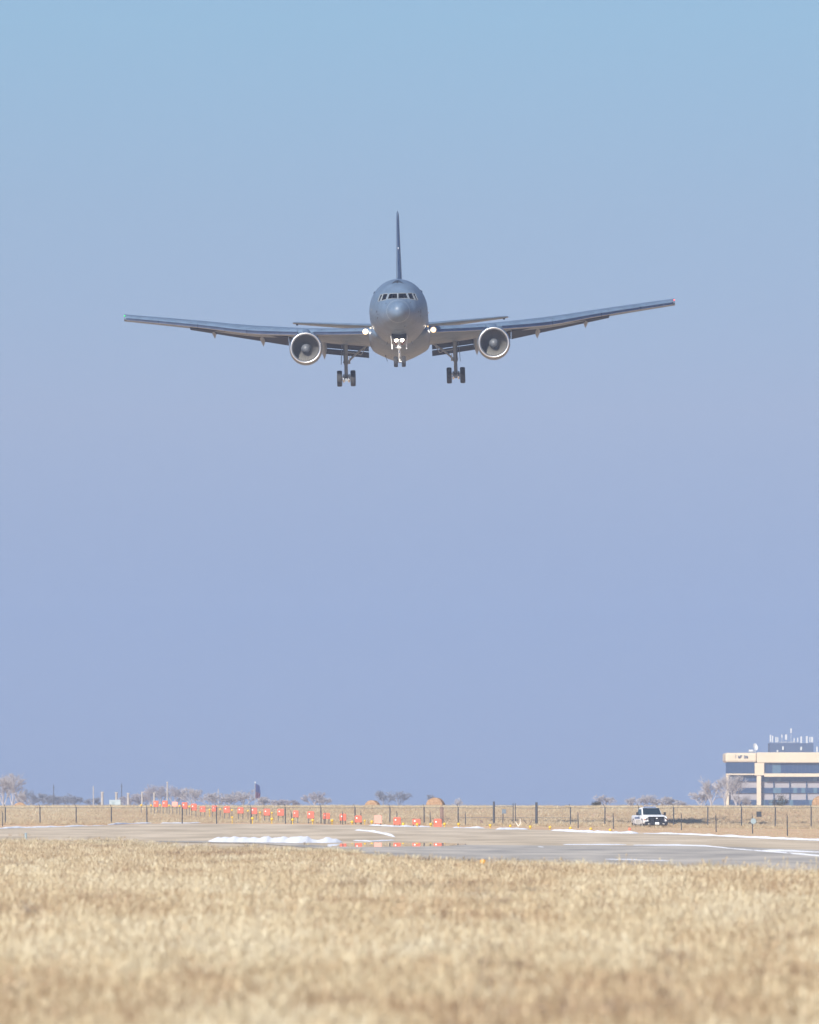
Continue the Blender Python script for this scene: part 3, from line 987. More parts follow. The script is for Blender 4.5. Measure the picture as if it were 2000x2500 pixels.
# ---------------- engines
for s in (1, -1):
    ex, ey, ez = 8.10 * s, 14.3, -2.26
    C = (ex, ey, ez)
    nac = MB().lathe([(1.335, 0.13), (1.37, 0.30), (1.405, 0.7), (1.42, 1.3), (1.41, 2.4), (1.32, 3.6), (1.16, 4.5), (1.08, 4.9), (1.03, 4.9), (1.08, 4.2), (1.2, 3.0), (1.25, 2.0)], C, n=64).build('engine_nacelle', MATS['paint'], ac, smooth=True)
    MB().lathe([(1.335, 0.13), (1.325, 0.06), (1.30, 0.018), (1.265, 0.0), (1.225, 0.012), (1.18, 0.06), (1.145, 0.14), (1.125, 0.25)], C, n=64).build('inlet_lip', MATS['lip_metal'], nac, smooth=True)
    MB().lathe([(1.125, 0.25), (1.11, 0.45), (1.115, 0.8), (1.16, 1.3), (1.19, 1.7), (1.19, 2.2)], C, n=64).build('inlet_duct', MATS['duct'], nac, smooth=True)
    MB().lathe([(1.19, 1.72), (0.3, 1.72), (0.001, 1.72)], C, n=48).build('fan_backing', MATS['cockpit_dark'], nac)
    MB().lathe([(0.001, 0.80), (0.10, 0.815), (0.22, 0.88), (0.33, 1.0), (0.41, 1.18), (0.44, 1.42), (0.44, 1.7)], C, n=32).build('spinner', MATS['spinner'], nac, smooth=True)
    bl_me = None
    NB = 38
    for k in range(NB):
        if bl_me is None:
            rings = []
            for i in range(5):
                r = 0.42 + 0.76 * i / 4
                tw = R(30 + 32 * i / 4)
                hw = 0.075 + 0.03 * i / 4
                dx, dy = math.sin(tw) * hw, math.cos(tw) * hw
                rings.append([Vector((-dx, 1.50 - dy, r)), Vector((dx, 1.50 + dy, r)), Vector((dx + .006, 1.505 + dy, r)), Vector((-dx + .006, 1.505 - dy, r))])
            b = MB().loft(rings).build('fan_blade', MATS['fan'], nac)
            bl_me = b.data
        else:
            b = bpy.data.objects.new('fan_blade', bl_me)
            col.objects.link(b)
            b.parent = nac
        b.location = C
        b.rotation_euler = (0, 2 * math.pi * k / NB, 0)
    MB().lathe([(0.80, 3.8), (0.78, 4.8), (0.62, 5.6), (0.45, 6.1), (0.42, 6.1), (0.30, 6.1), (0.18, 6.6), (0.001, 7.0)], C, n=40).build('core_cowl', MATS['bare_metal'], nac, smooth=True)
    # pylon
    rings = []
    for y, zb_, zt_, w in ((15.6, -1.05, -0.88, 0.06), (16.6, -1.05, -0.78, 0.26), (18.2, -1.25, -0.62, 0.30), (19.9, -1.35, -0.36, 0.30), (21.5, -1.3, -0.5, 0.28), (24.0, -1.25, -1.0, 0.1)):
        rings.append([Vector((ex - w, y, zb_)), Vector((ex + w, y, zb_)), Vector((ex + w, y, zt_ - 0.12)), Vector((ex + w * .6, y, zt_)), Vector((ex - w * .6, y, zt_)), Vector((ex - w, y, zt_ - 0.12))])
    MB().loft(rings).build('pylon', MATS['paint'], nac, auto=45)
    MB().box((ex - s * 1.00, 16.6, ez + 1.00), (0.05, 0.9, 0.22), rot=Matrix.Rotation(R(45 * -s), 3, 'Y'), taper=(1, .4)).build('strake', MATS['dark_paint_flap_shade'], nac)

# ---------------- tail
def sym_section(y0, c, t, n=7):
    up, lo = [], []
    for i in range(n):
        u = (i / (n - 1)) ** 1.6
        h = t / 2 * (2.6 * math.sqrt(max(u, 0)) * (1 - u)) ** 0.8 if 0 < u < 1 else 0.0
        up.append((y0 + u * c, h)); lo.append((y0 + u * c, -h))
    return up + lo[-2:0:-1]
fin_rings = []
for z, y0, c, t in ((2.2, 36.2, 11.0, 0.66), (3.1, 37.4, 10.2, 0.60), (5.0, 39.6, 8.6, 0.50), (8.0, 43.0, 6.2, 0.36), (10.6, 45.9, 4.1, 0.26), (11.05, 46.5, 3.6, 0.22), (11.27, 47.1, 2.7, 0.06)):
    fin_rings.append([Vector((h, y, z)) for y, h in sym_section(y0, c, t)])
fin = MB().loft(fin_rings).build('tail_fin', MATS['paint'], ac, auto=40)
lf = []
for z, y0, c, t in ((3.1, 37.37, 10.2, 0.60), (5.0, 39.57, 8.6, 0.50), (8.0, 42.97, 6.2, 0.36), (10.6, 45.87, 4.1, 0.26)):
    sec = sym_section(y0, c, t)
    lf.append([Vector((sec[-1][1] * 1.04 * .5, sec[1][0] * .35 + sec[0][0] * .65, z)), Vector((0, y0 - 0.01, z)), Vector((-sec[-1][1] * 1.04 * .5, sec[1][0] * .35 + sec[0][0] * .65, z)), Vector((0, y0 + .05, z))])
MB().loft(lf).build('fin_leading_edge', MATS['bare_metal'], fin)
MB().ball((0, 42.45, 7.7), 0.055, (1, 1, 1.2)).build('fin_light', MATS['white_lamp'], fin, smooth=True)
for s in (1, -1):
    rr = []
    for x, y0, c, t, z in ((0.9, 40.6, 6.4, 0.60, 0.70), (3.0, 42.0, 5.3, 0.48, 0.93), (6.0, 44.0, 3.8, 0.34, 1.24), (9.2, 46.1, 2.2, 0.20, 1.57), (9.5, 46.5, 1.7, 0.10, 1.60), (9.55, 46.9, 1.1, 0.03, 1.61)):
        rr.append([Vector((s * x, y, z + h - (y - y0) * math.tan(R(0.8)))) for y, h in sym_section(y0, c, t)])
    st = MB().loft(rr).build('tailplane', MATS['paint'], ac, auto=40)
    MB().box((s * 9.15, 46.9, 1.44), (0.18, 0.7, 0.14)).build('tip_weight', MATS['dark_paint_flap_shade'], st)

# ---------------- landing gear
def tyre_mesh(R_, w):
    hw = w / 2
    return [(R_ * 0.56, -hw * 0.72), (R_ * 0.70, -hw * 0.95), (R_ * 0.86, -hw), (R_ * 0.95, -hw * 0.86), (R_ * 0.99, -hw * 0.6), (R_, -hw * 0.25),
            (R_, hw * 0.25), (R_ * 0.99, hw * 0.6), (R_ * 0.95, hw * 0.86), (R_ * 0.86, hw), (R_ * 0.70, hw * 0.95), (R_ * 0.56, hw * 0.72)]
def wheel(parent, c, R_, w, rubber='rubber'):
    MB().lathe(tyre_mesh(R_, w), c, 'X', 36).build('tyre', MATS[rubber], parent, smooth=True)
    hw = w / 2
    MB().lathe([(0.001, -hw * .45), (R_ * .25, -hw * .45), (R_ * .3, -hw * .6), (R_ * .5, -hw * .62), (R_ * .57, -hw * .74), (R_ * .57, hw * .74), (R_ * .5, hw * .62), (R_ * .3, hw * .6), (R_ * .25, hw * .45), (0.001, hw * .45)],
               c, 'X', 28).build('wheel_hub', MATS['rim'], parent, smooth=True)

ng_y = 5.4
ngear = MB()
ngear.tube((0, ng_y, -1.85), (0, ng_y, -3.05), 0.125, 0.12, 16)
ngear.tube((0, ng_y, -3.05), (0, ng_y - .02, -4.12), 0.075, 0.075, 16)
ngear.tube((-0.46, ng_y - .02, -4.12), (0.46, ng_y - .02, -4.12), 0.055, n=12)
ng = ngear.build('nose_landing_gear', MATS['gear_white'], ac, auto=40)
for s in (1, -1):
    wheel(ng, (0.335 * s, ng_y - .02, -4.12), 0.465, 0.35)
MB().box((0, ng_y - .06, -2.87), (0.34, 0.34, 0.26)).build('steering_collar', MATS['gear_white'], ng, bevel=0.03)
for s in (1, -1):
    MB().tube((0.14 * s, ng_y - .1, -2.92), (0.32 * s, ng_y - .1, -2.92), 0.055, n=12).build('steering_actuator', MATS['gear_paint'], ng)
    MB().box((0.66 * s, ng_y + 0.1, -2.40), (0.035, 2.0, 0.95), rot=Matrix.Rotation(R(4 * s), 3, 'Y')).build('gear_door', MATS['gear_white'], ng)
    MB().box((0.62 * s, ng_y - 0.9, -2.88), (0.10, 0.06, 0.42)).build('door_link', MATS['gear_white'], ng)
    MB().lathe([(0.001, -0.02), (0.10, 0.0), (0.135, 0.0), (0.14, 0.08), (0.001, 0.12)], (0.25 * s, ng_y - 0.24, -2.28), n=20).build('taxi_light', MATS['landing_lamp'], ng, smooth=True)
    MB().lathe([(0.165, -0.02), (0.185, 0.0), (0.17, 0.14), (0.06, 0.2)], (0.25 * s, ng_y - 0.24, -2.28), n=20).build('lamp_housing', MATS['gear_paint'], ng, smooth=True)
    for (lx, lz) in ((0.37, -2.50), (0.25, -2.64)):
        MB().lathe([(0.001, -0.02), (0.06, 0.0), (0.07, 0.05), (0.03, 0.12)], (lx * s, ng_y - 0.2, lz), n=14).build('indicator_lens', MATS['red_lens'], ng, smooth=True)
    MB().path([(0.10 * s, ng_y + .1, -2.9), (0.10 * s, ng_y + .9, -2.4), (0.12 * s, ng_y + 1.7, -1.95)], [0.05, 0.05, 0.05]).build('drag_brace', MATS['gear_paint'], ng)
MB().box((0, ng_y - 0.16, -2.45), (0.62, 0.08, 0.14)).build('lamp_bracket', MATS['gear_white'], ng)
MB().path([(0, ng_y - .12, -3.10), (0, ng_y - .42, -3.42), (0, ng_y - .10, -3.85)], [0.04, 0.035, 0.04]).build('torque_link', MATS['chrome'], ng)
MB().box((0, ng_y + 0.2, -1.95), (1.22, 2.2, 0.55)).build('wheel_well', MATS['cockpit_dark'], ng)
MB().box((0, ng_y + .3, -4.1), (0.24, 0.5, 0.2)).build('tow_fitting', MATS['post_brown'], ng, bevel=.04)

for s in (1, -1):
    gx, gy = 4.76 * s, 24.9
    g_ = MB()
    g_.tube((gx, gy, -1.35), (gx, gy, -3.30), 0.20, 0.19, 18)
    g_.tube((gx, gy, -2.2), (gx, gy, -2.3), 0.225, n=18)
    g_.tube((gx, gy, -3.0), (gx, gy, -3.16), 0.235, n=18)
    g_.tube((gx, gy, -3.30), (gx, gy, -4.40), 0.15, 0.16, 18)
    mg = g_.build('main_landing_gear', MATS['gear_paint'], ac, auto=40)
    tilt = math.atan(0.30 / 1.42)
    pv = Vector((gx, gy, -4.50))
    f_, b_ = pv + Vector((0, -0.71, -0.15)), pv + Vector((0, 0.71, 0.15))
    MB().tube(f_ + Vector((0, -.1, -.02)), b_ + Vector((0, .1, .02)), 0.14, n=14).build('bogie_beam', MATS['gear_paint'], mg, smooth=False)
    for ax in (f_, b_):
        MB().tube(ax + Vector((-0.45, 0, 0)), ax + Vector((0.45, 0, 0)), 0.075, n=12).build('axle', MATS['chrome'], mg)
        for k in (1, -1):
            wheel(mg, ax + Vector((0.585 * k, 0, 0)), 0.585, 0.44)
            MB().lathe([(0.001, 0), (0.20, 0), (0.235, 0.03), (0.235, 0.14), (0.1, 0.17)], ax + Vector((0.30 * k if k < 0 else 0.16, 0, 0)), 'X', 20).build('brake', MATS['chrome'], mg, smooth=True)
    MB().path([(gx, gy - .2, -3.35), (gx, gy - .62, -3.85), (gx, gy - .2, -4.35)], [0.07, 0.055, 0.07]).build('torque_link', MATS['gear_paint'], mg)
    MB().path([(gx - .18 * s, gy, -3.08), (gx - 0.95 * s, gy - .1, -2.35), (gx - 1.85 * s, gy - .2, -1.72)], [0.085, 0.095, 0.085], 10).build('side_brace', MATS['gear_paint'], mg)
    MB().path([(gx - .15 * s, gy - .1, -2.25), (gx - 0.95 * s, gy - .1, -2.35), (gx - 1.35 * s, gy - .15, -2.50), (gx - 1.75 * s, gy - .2, -1.85)], [0.05, 0.05, 0.04, 0.04], 8).build('lock_link', MATS['gear_paint'], mg)
    MB().path([(gx - .30 * s, gy - .3, -2.62), (gx - .34 * s, gy - .3, -3.15)], [0.035, 0.035], 8).build('hydraulic_line', MATS['gear_white'], mg)
    MB().path([(gx + .10 * s, gy - .24, -1.9), (gx + .12 * s, gy - .25, -3.2), (gx + .06 * s, gy - .3, -4.3)], [0.02, 0.02, 0.02], 6).build('hydraulic_line', MATS['leg_steel'], mg)
    MB().box((gx + 0.36 * s, gy + 0.1, -2.45), (0.05, 1.1, 1.65), rot=Matrix.Rotation(R(-4 * s), 3, 'Y'), taper=(1, 1)).build('gear_door', MATS['paint'], mg)
    MB().box((gx - .28 * s, gy - .2, -3.12), (0.22, 0.3, 0.26)).build('actuator_block', MATS['gear_paint'], mg, bevel=.03)

# ---------------- two people on the flight deck
def person(x, label, reach):
    me = bpy.data.meshes.new('person')
    J = [((0, 0, 0.10), .15), ((0, .02, .30), .145), ((0, .02, .50), .16), ((0, 0, .60), .075), ((0, -.02, .68), .062), ((0, -.04, .78), .098), ((0, -.03, .88), .085)]
    E = [(0, 1), (1, 2), (2, 3), (3, 4), (4, 5), (5, 6)]
    for s in (1, -1):
        b = len(J)
        J += [((.20 * s, .01, .50), .065), ((.27 * s, -.08, .26), .05), ((.16 * s, -.34, .30 + (reach if s > 0 else 0)), .036), ((.14 * s, -.42, .31 + (reach if s > 0 else 0)), .04)]
        E += [(2, b), (b, b + 1), (b + 1, b + 2), (b + 2, b + 3)]
        c = len(J)
        J += [((.11 * s, -.06, .09), .10), ((.16 * s, -.46, .14), .065), ((.16 * s, -.52, -.10), .05), ((.16 * s, -.66, -.13), .045)]
        E += [(0, c), (c, c + 1), (c + 1, c + 2), (c + 2, c + 3)]
    me.from_pydata([j[0] for j in J], E, [])
    o = bpy.data.objects.new('person', me)
    col.objects.link(o)
    sk = o.modifiers.new('skin', 'SKIN')
    for i, j in enumerate(J):
        me.skin_vertices[0].data[i].radius = (j[1], j[1])
    me.skin_vertices[0].data[0].use_root = True
    ss = o.modifiers.new('sub', 'SUBSURF'); ss.levels = 2; ss.render_levels = 2
    dg = bpy.context.evaluated_depsgraph_get()
    m2 = bpy.data.meshes.new_from_object(o.evaluated_get(dg))
    o.modifiers.clear()
    o.data = m2
    m2.materials.clear()
    m2.materials.append(MATS['flight_suit']); m2.materials.append(MATS['skin'])
    for p in m2.polygons:
        c = p.center
        p.material_index = 1 if (c.z > 0.62 or (c.y < -0.36 and c.z > 0.22)) else 0
        p.use_smooth = True
    o.matrix_world = AC_M @ Matrix.Translation((x, 3.95, 0.56))
    tag(o, label, 'person', 'people on the flight deck')
    MB().ball((0, -.02, .84), .112, (1, 1.08, .85), 14, 8).build('hair', MATS['hair'], o, smooth=True)
    hs = MB()
    hs.path([(.105, -.02, .79), (.08, -.02, .90), (0, -.02, .945), (-.08, -.02, .90), (-.105, -.02, .79)], [.012] * 5)
    for s in (1, -1): hs.ball((.108 * s, -.02, .78), .04, (.6, 1, 1))
    hs.build('headset', MATS['marking'], o, smooth=True)
    for s in (1, -1): MB().ball((.035 * s, -.128, .80), .012).build('eye', MATS['marking'], o, smooth=True)
    MB().ball((0, -.142, .765), .018, (.8, 1, 1.3)).build('nose', MATS['skin'], o, smooth=True)
    return o
person(-0.52, 'seated pilot in dark flight suit behind the left cockpit windshield', 0.10)
person(0.52, 'seated pilot in dark flight suit behind the right cockpit windshield', 0.28)
MB().box((0, 3.05, 0.98), (2.2, 0.55, 0.12)).build('glareshield', MATS['cockpit_dark'], fus, bevel=.03)
ch = MB().box((0, 0, 0), (0.50, 0.26, 0.015)).build('paper_chart', MATS['paper'], None)
ch.matrix_world = AC_M @ Matrix.Translation((0.42, 2.98, 1.10)) @ Matrix.Rotation(R(28), 4, 'X')
tag(ch, 'white paper chart on the glareshield behind the right windshield', 'paper')

# ================================================================== FENCES
def fence_post(parent, x, y, h, w, m, n=8, lean=0.0, name='post'):
    z = terrain(x, y)
    return MB().tube((x, y, z - 0.3), (x + lean, y, z + h), w, w * 0.9, n).build(name, m, parent)

FD = 1172.0
main = empty('chain_link_fence', (0, FD, terrain(0, FD)))
tag(main, 'tall dark chain link fence with barbed wire running across the airfield', 'fence')
main_inv = Matrix.Translation(-main.location)
FX = [-148, -62, 13, 98, 186, 272, 359, 445, 529, 613, 697, 784, 867, 952, 1036, 1119, 1393, 1477, 1560, 1645, 1728, 1811, 1893, 1981, 2065, 2150]
def at_fence(X):
    v = ray(X, 1968) * FD
    return v.x
def local(o):
    o.parent = main
    o.matrix_parent_inverse = main_inv
    return o
for i, X in enumerate(FX):
    x = at_fence(X)
    zt = at(X, 1963, FD).z
    z = terrain(x, FD)
    local(MB().tube((x, FD, z - .2), (x + random.uniform(-.02, .02), FD, zt - 0.28), 0.05, n=8).tube((x, FD, zt - 0.30), (x - .12, FD - .10, zt), 0.022, n=5).build('post', MATS['post_dark'], None))
for X, w, top in ((1206, 0.10, 1957), (1310, 0.12, 1959)):
    x = at_fence(X)
    local(MB().tube((x, FD, terrain(x, FD) - .2), (x, FD, at(X, top, FD).z), w, w * .85, 10).build('gate_post', MATS['post_dark'], None))
for X in (1253, 1258.5):
    x = at_fence(X)
    local(MB().tube((x, FD, terrain(x, FD) + .1), (x, FD, at(X, 1961, FD).z), 0.035, n=8).build('gate_upright', MATS['post_dark'], None))
allX = sorted(FX + [1206, 1253, 1258.5, 1310])
for a, b in zip(allX, allX[1:]):
    xa, xb = at_fence(a), at_fence(b)
    za, zb = at(a, 1972.0, FD).z, at(b, 1972.0, FD).z
    if 1206 <= a < 1253: za = zb = at(a, 1969.5, FD).z
    sag = random.uniform(0.0, 0.06)
    mid = ((xa + xb) / 2, FD, (za + zb) / 2 - sag)
    local(MB().path([(xa, FD, za), mid, (xb, FD, zb)], [0.022, 0.02, 0.022], 5).build('top_rail', MATS['wire'], None))
    if 1119 <= a < 1393:
        zc = at(a, 1996.5, FD).z
        local(MB().path([(xa, FD, zc), (xb, FD, zc + random.uniform(-.02, .02))], [0.02, 0.02], 5).build('brace_rail', MATS['wire'], None))
    for Yw in (1966.5, 1964):
        zw = at(a, Yw, FD - .07).z
        local(MB().tube((xa, FD - .07, zw), (xb, FD - .07, zw + random.uniform(-.02, .02)), 0.004, n=4).build('barbed_wire', MATS['wire'], None))
# woven mesh, far too fine to pick apart
mb = MB()
x0, x1 = at_fence(-148), at_fence(2150)
sp = 0.10
k = int((x1 - x0) / sp)
for i in range(k):
    x = x0 + i * sp
    zlo, zhi = terrain(x, FD) + .03, at(1000, 1972.5, FD).z
    hgt = zhi - zlo
    for sgn in (1, -1):
        a, b = Vector((x, FD + .012 * sgn, zlo)), Vector((x + sgn * hgt, FD + .012 * sgn, zhi))
        wv = Vector((.0022, 0, 0))
        mb.add([a - wv, a + wv, b + wv, b - wv, a + Vector((0, .003, 0)), b + Vector((0, .003, 0))], [(0, 1, 2, 3), (1, 4, 5, 2), (4, 0, 3, 5)])
me = mb.mesh('woven_mesh', recalc=False); me.materials.append(MATS['mesh_wire'])
wm = bpy.data.objects.new('woven_mesh', me); col.objects.link(wm)
local(wm); tag(wm, kind='stuff')

near = empty('post_and_wire_fence', ground_hit(1749, 2031))
tag(near, 'lower nearer fence of short dark posts in front of the tall fence', 'fence')
near_inv = Matrix.Translation(-near.location)
prev = None
for X, Y in ((6, 2018), (711, 2012), (794, 2012), (837, 2013), (882, 2013), (969, 2014), (1051, 2014), (1137, 2016), (1412, 2023), (1498, 2024), (1664, 2027), (1749, 2032), (1838, 2036), (1923, 2041), (2010, 2046)):
    p = ground_hit(X, Y)
    top = at(X, {6: 1979}.get(X, 1979 + 8 * (Y - 2012) / 29), p.y).z
    o = MB().tube((p.x, p.y, p.z - .2), (p.x + random.uniform(-.03, .03), p.y, top - .2), 0.042, 0.036, 7).tube((p.x, p.y, top - .22), (p.x - .05, p.y, top), 0.026, 0.012, 6).build('post', MATS['post_dark'], None)
    o.parent = near; o.matrix_parent_inverse = near_inv
    if prev is not None and X - prev[0] < 90:
        for fz in (0.45, 0.9):
            a = Vector((prev[1].x, prev[1].y, prev[1].z + (prev[2] - prev[1].z) * fz)); b = Vector((p.x, p.y, p.z + (top - p.z) * fz))
            o = MB().tube(a, b, 0.003, n=4).build('wire', MATS['wire'], None)
            o.parent = near; o.matrix_parent_inverse = near_inv
    prev = (X, p, top)

# signs and odd posts by the fence
def put(name, mb, m, label, cat, loc, group=None, bevel=0.0, smooth=False, auto=None):
    o = mb.build(name, m, None, smooth=smooth, bevel=bevel, auto=auto)
    o.location = loc
    return tag(o, label, cat, group)
p = at(1853.5, 1988, FD - .12)
sg = put('square_sign', MB().box((0, 0, 0), (0.44, 0.03, 0.46)), MATS['sign_black'], 'square black sign hanging on the tall fence below the office building', 'sign', p, bevel=.008)
MB().tube((-.15, .02, .18), (-.15, .14, .18), .01, n=5).build('sign_tie', MATS['wire'], sg)
MB().tube((.15, .02, .18), (.15, .14, .18), .01, n=5).build('sign_tie', MATS['wire'], sg)
pz = ground_hit(1838, 2036); p = at(1840, 2005, pz.y - .06)
sg = put('round_sign', MB().lathe([(.001, -.012), (.19, -.012), (.20, 0), (.19, .012), (.001, .012)], n=24), MATS['sign_pale'], 'pale round sign on a short post of the nearer fence', 'sign', p)
MB().tube((0, .013, .05), (0, .06, .05), .012, n=6).build('sign_bolt', MATS['wire'], sg)
gx = ground_hit(1228, 2016)
sg = empty('post_sign', gx)
tag(sg, 'small grey square sign on a short post between the gate posts', 'sign')
zt = at(1231, 1981, gx.y).z - gx.z
MB().tube((0, 0, -.2), (0, 0, zt + .1), .04, .035, 8).build('post', MATS['post_dark'], sg)
MB().box((.10, -.05, zt), (0.36, 0.03, 0.38)).build('panel', MATS['sign_gray'], sg, bevel=.01)
gx = at_fence(1078)
o = put('brown_post', MB().box((0, 0, .72), (0.24, 0.2, 1.6)).box((0.16, 0.0, .72), (0.10, 0.06, 1.55)), MATS['post_brown'], 'thick weathered brown post behind the nearest orange box', 'post', (gx, FD + 1.5, terrain(gx, FD + 1.5)), bevel=.02)
gx = ground_hit(1175, 2014)
put('stump', MB().path([(0, 0, -.1), (.03, 0, .2), (-.07, 0, .42)], [.11, .1, .05], 7).path([(.02, 0, .1), (.16, 0, .28)], [.08, .06], 6), MATS['post_brown'], 'short brown stump left of the first thick gate post', 'stump', gx)
gx = ground_hit(1266, 2018)
put('bleached_branch', MB().path([(0, 0, 0), (-.10, 0, .15), (-.26, .02, .42)], [.05, .05, .02], 6).path([(0, 0, .02), (.16, 0, .2), (.14, 0, .5), (.18, 0, .62)], [.05, .05, .035, .02], 6).path([(.15, 0, .25), (.26, .03, .38)], [.03, .015], 5),
    MATS['stick_white'], 'pale bleached branch forking up between the gate posts', 'branch', gx)
gx = ground_hit(1290, 2015)
put('dead_branch', MB().path([(0, 0, 0), (-.2, 0, .2), (-.45, .05, .42)], [.06, .05, .02], 6).path([(0, 0, 0), (.2, 0, .18), (.32, 0, .4), (.30, 0, .56)], [.06, .05, .03, .015], 6),
    MATS['stick_brown'], 'dark brown branch beside the second thick gate post', 'branch', gx)
gx = ground_hit(63, 2050)
mkp = empty('marker_stub', gx)
tag(mkp, 'small pale marker stub standing on the concrete at far left', 'marker')
MB().tube((0, 0, 0), (0, 0, .36), .08, .07, 10).build('stub', MATS['sign_pale'], mkp)
MB().lathe([(.001, .40), (.06, .39), (.085, .36), (.08, .34)], (0, 0, 0), 'Z', 12).build('cap', MATS['sign_pale'], mkp)

# ================================================================== ORANGE BOXES ON LEGS
BOX = [(1068.8, 2009.7, 19.5, 19.5), (1017, 2006.8, 20, 13), (969.7, 2004.6, 18, 17.5), (923, 2001, 18.5, 19), (874.8, 2000, 17, 16), (837.5, 1995.7, 16, 16), (797.2, 1992.8, 17, 14),
       (758.8, 1990, 17, 17), (722.3, 1987.7, 13.5, 16), (685.4, 1983.8, 16, 16), (651.6, 1983.3, 15.5, 16), (620, 1980, 16, 16), (587.5, 1979, 15, 14.5), (554, 1977, 15.5, 15.5),
       (524, 1974.6, 13, 14), (495, 1976, 14, 14), (473.5, 1971, 14, 16), (451, 1967.4, 14, 15), (427, 1963.8, 14, 11), (403, 1963, 13, 15), (381, 1963, 12, 14.5)]
for i, (X, Y, w, h) in enumerate(BOX):
    d = 1075 + (1320 - 1075) * ((1068.8 - X) / (1068.8 - 381)) ** 1.05
    c = at(X, Y, d)
    gz = terrain(c.x, c.y)
    W, H = w * d / FPX, h * d / FPX
    root = empty('signal_box', (c.x, c.y, gz))
    zc = c.z - gz
    pink = i in (3, 18)
    body = MB().box((0, 0, zc), (W, W * 0.9, H)).build('housing', MATS['pink_orange' if pink else 'orange'], root, bevel=W * 0.05)
    if not pink:
        MB().lathe([(.001, -.02), (W * .10, -.015), (W * .12, .01)], (-W * .2, -W * .455, zc + H * .15), n=14).build('lens', MATS['lens_white'], body, smooth=True)
    MB().box((0, -W * .02, zc + H * .5 + .012), (W * .8, W * .7, .03)).build('lid', MATS['pink_orange' if pink else 'orange'], body)
    if zc - H / 2 > 0.06:
        for s in (1, -1):
            MB().tube((s * W * .36, 0, -.15), (s * W * .36, 0, zc - H * .45), .035, n=7).build('leg', MATS['leg_steel'], root)
            MB().tube((s * W * .30, .25, -.15), (s * W * .36, .12, zc - H * .45), .022, n=6).build('stay', MATS['leg_steel'], root)
    if i == 0: lab = 'nearest and rightmost orange box of the receding row'
    elif i == len(BOX) - 1: lab = 'farthest and leftmost orange box of the receding row'
    elif i == 3: lab = 'faded pink box, fourth from the right end of the orange row'
    elif i == 18: lab = 'small faded pink box, third from the left end of the orange row'
    else: lab = f'orange box on legs, {ORD[i]} from the right end of the receding row'
    tag(root, lab, 'signal box', 'orange boxes in a receding row')

# ================================================================== YELLOW GROUND LIGHTS
def ground_light(name, c, gz, r, m, label, cat, group):
    root = empty(name, (c.x, c.y, gz))
    zc = c.z - gz
    MB().tube((0, 0, -.1), (0, 0, max(.05, zc - r * .5)), max(.018, r * .28), n=8).build('stalk', MATS['leg_steel' if zc > .8 else m], root)
    MB().lathe([(.001, zc - r), (r * .55, zc - r * .9), (r * .95, zc - r * .3), (r, zc + r * .2), (r * .75, zc + r * .75), (r * .3, zc + r), (.001, zc + r * 1.05)], (0, 0, 0), 'Z', 14).build('lamp_head', MATS[m], root, smooth=True)
    tag(root, label, cat, group)
YL = [(1490, 2026.7), (1442.7, 2024), (1393, 2022), (1343, 2020), (1295, 2019), (1246, 2017), (1197, 2015.5), (1120, 2012.6), (1085.6, 2012), (1052, 2012.6), (1018.5, 2013), (984.5, 2012), (908, 2006.5), (890.7, 2004),
      (859.8, 2007), (811, 2003.6), (763.6, 2003), (714.6, 2001.5), (664, 2000), (616.5, 1998.5), (567, 1995.6)]
for i, (X, Y) in enumerate(YL):
    g0 = ground_hit(X, min(Y + 7, 2034))
    d = min(g0.y, 1130) if X > 700 else min(g0.y, 1165)
    if X > 1200: d = max(960, d)
    c = at(X, Y, d)
    gz = terrain(c.x, c.y)
    r = 3.6 * d / FPX * (0.75 if X in (890.7, 567) else 1)
    ground_light('ground_light', c, min(gz, c.z - r), r, 'yellow', f'yellow ground light, {ORD[i]} from the pickup in the lower row', 'ground light', 'lower row of yellow ground lights')
UL = [(664, 1985), (635, 1984), (605.6, 1980), (566.5, 1978), (538, 1976), (512, 1977), (462.6, 1969.6), (438.7, 1968), (413, 1966.7), (391, 1966), (369, 1966.7), (345, 1966)]
for i, (X, Y) in enumerate(UL):
    d = 1225 + (1320 - 1225) * (664 - X) / (664 - 345)
    c = at(X, Y, d)
    ground_light('stalk_light', c, terrain(c.x, c.y), 2.6 * d / FPX, 'yellow', f'small yellow light on a tall stalk, {ORD[i]} from the right in the upper row', 'ground light', 'upper row of yellow lights between the boxes')
d = 1020; c = at(1537.5, 2025, d); gz = min(terrain(c.x, c.y), c.z - .13)
rc = empty('red_marker', (c.x, c.y, gz)); tag(rc, 'small red marker ball left of the white pickup', 'marker')
MB().ball((0, 0, c.z - gz), .11, (1, 1, 1.2), 14, 8).build('ball', MATS['red_cone'], rc, smooth=True)
MB().tube((0, 0, -.05), (0, 0, c.z - gz), .03, n=8).build('stalk', MATS['red_cone'], rc)
g0 = ground_hit(1179, 2121)
al = empty('edge_light', g0); tag(al, 'amber capped edge light standing in the foreground grass', 'edge light')
MB().tube((0, 0, -.05), (0, 0, .10), .075, .07, 14).build('base', MATS['yellow'], al)
MB().tube((0, 0, .10), (0, 0, .15), .045, .045, 12).build('neck', MATS['yellow'], al)
MB().lathe([(.05, .15), (.085, .16), (.09, .20), (.085, .27), (.05, .30), (.001, .305)], (0, 0, 0), 'Z', 16).build('lens', MATS['amber'], al, smooth=True)

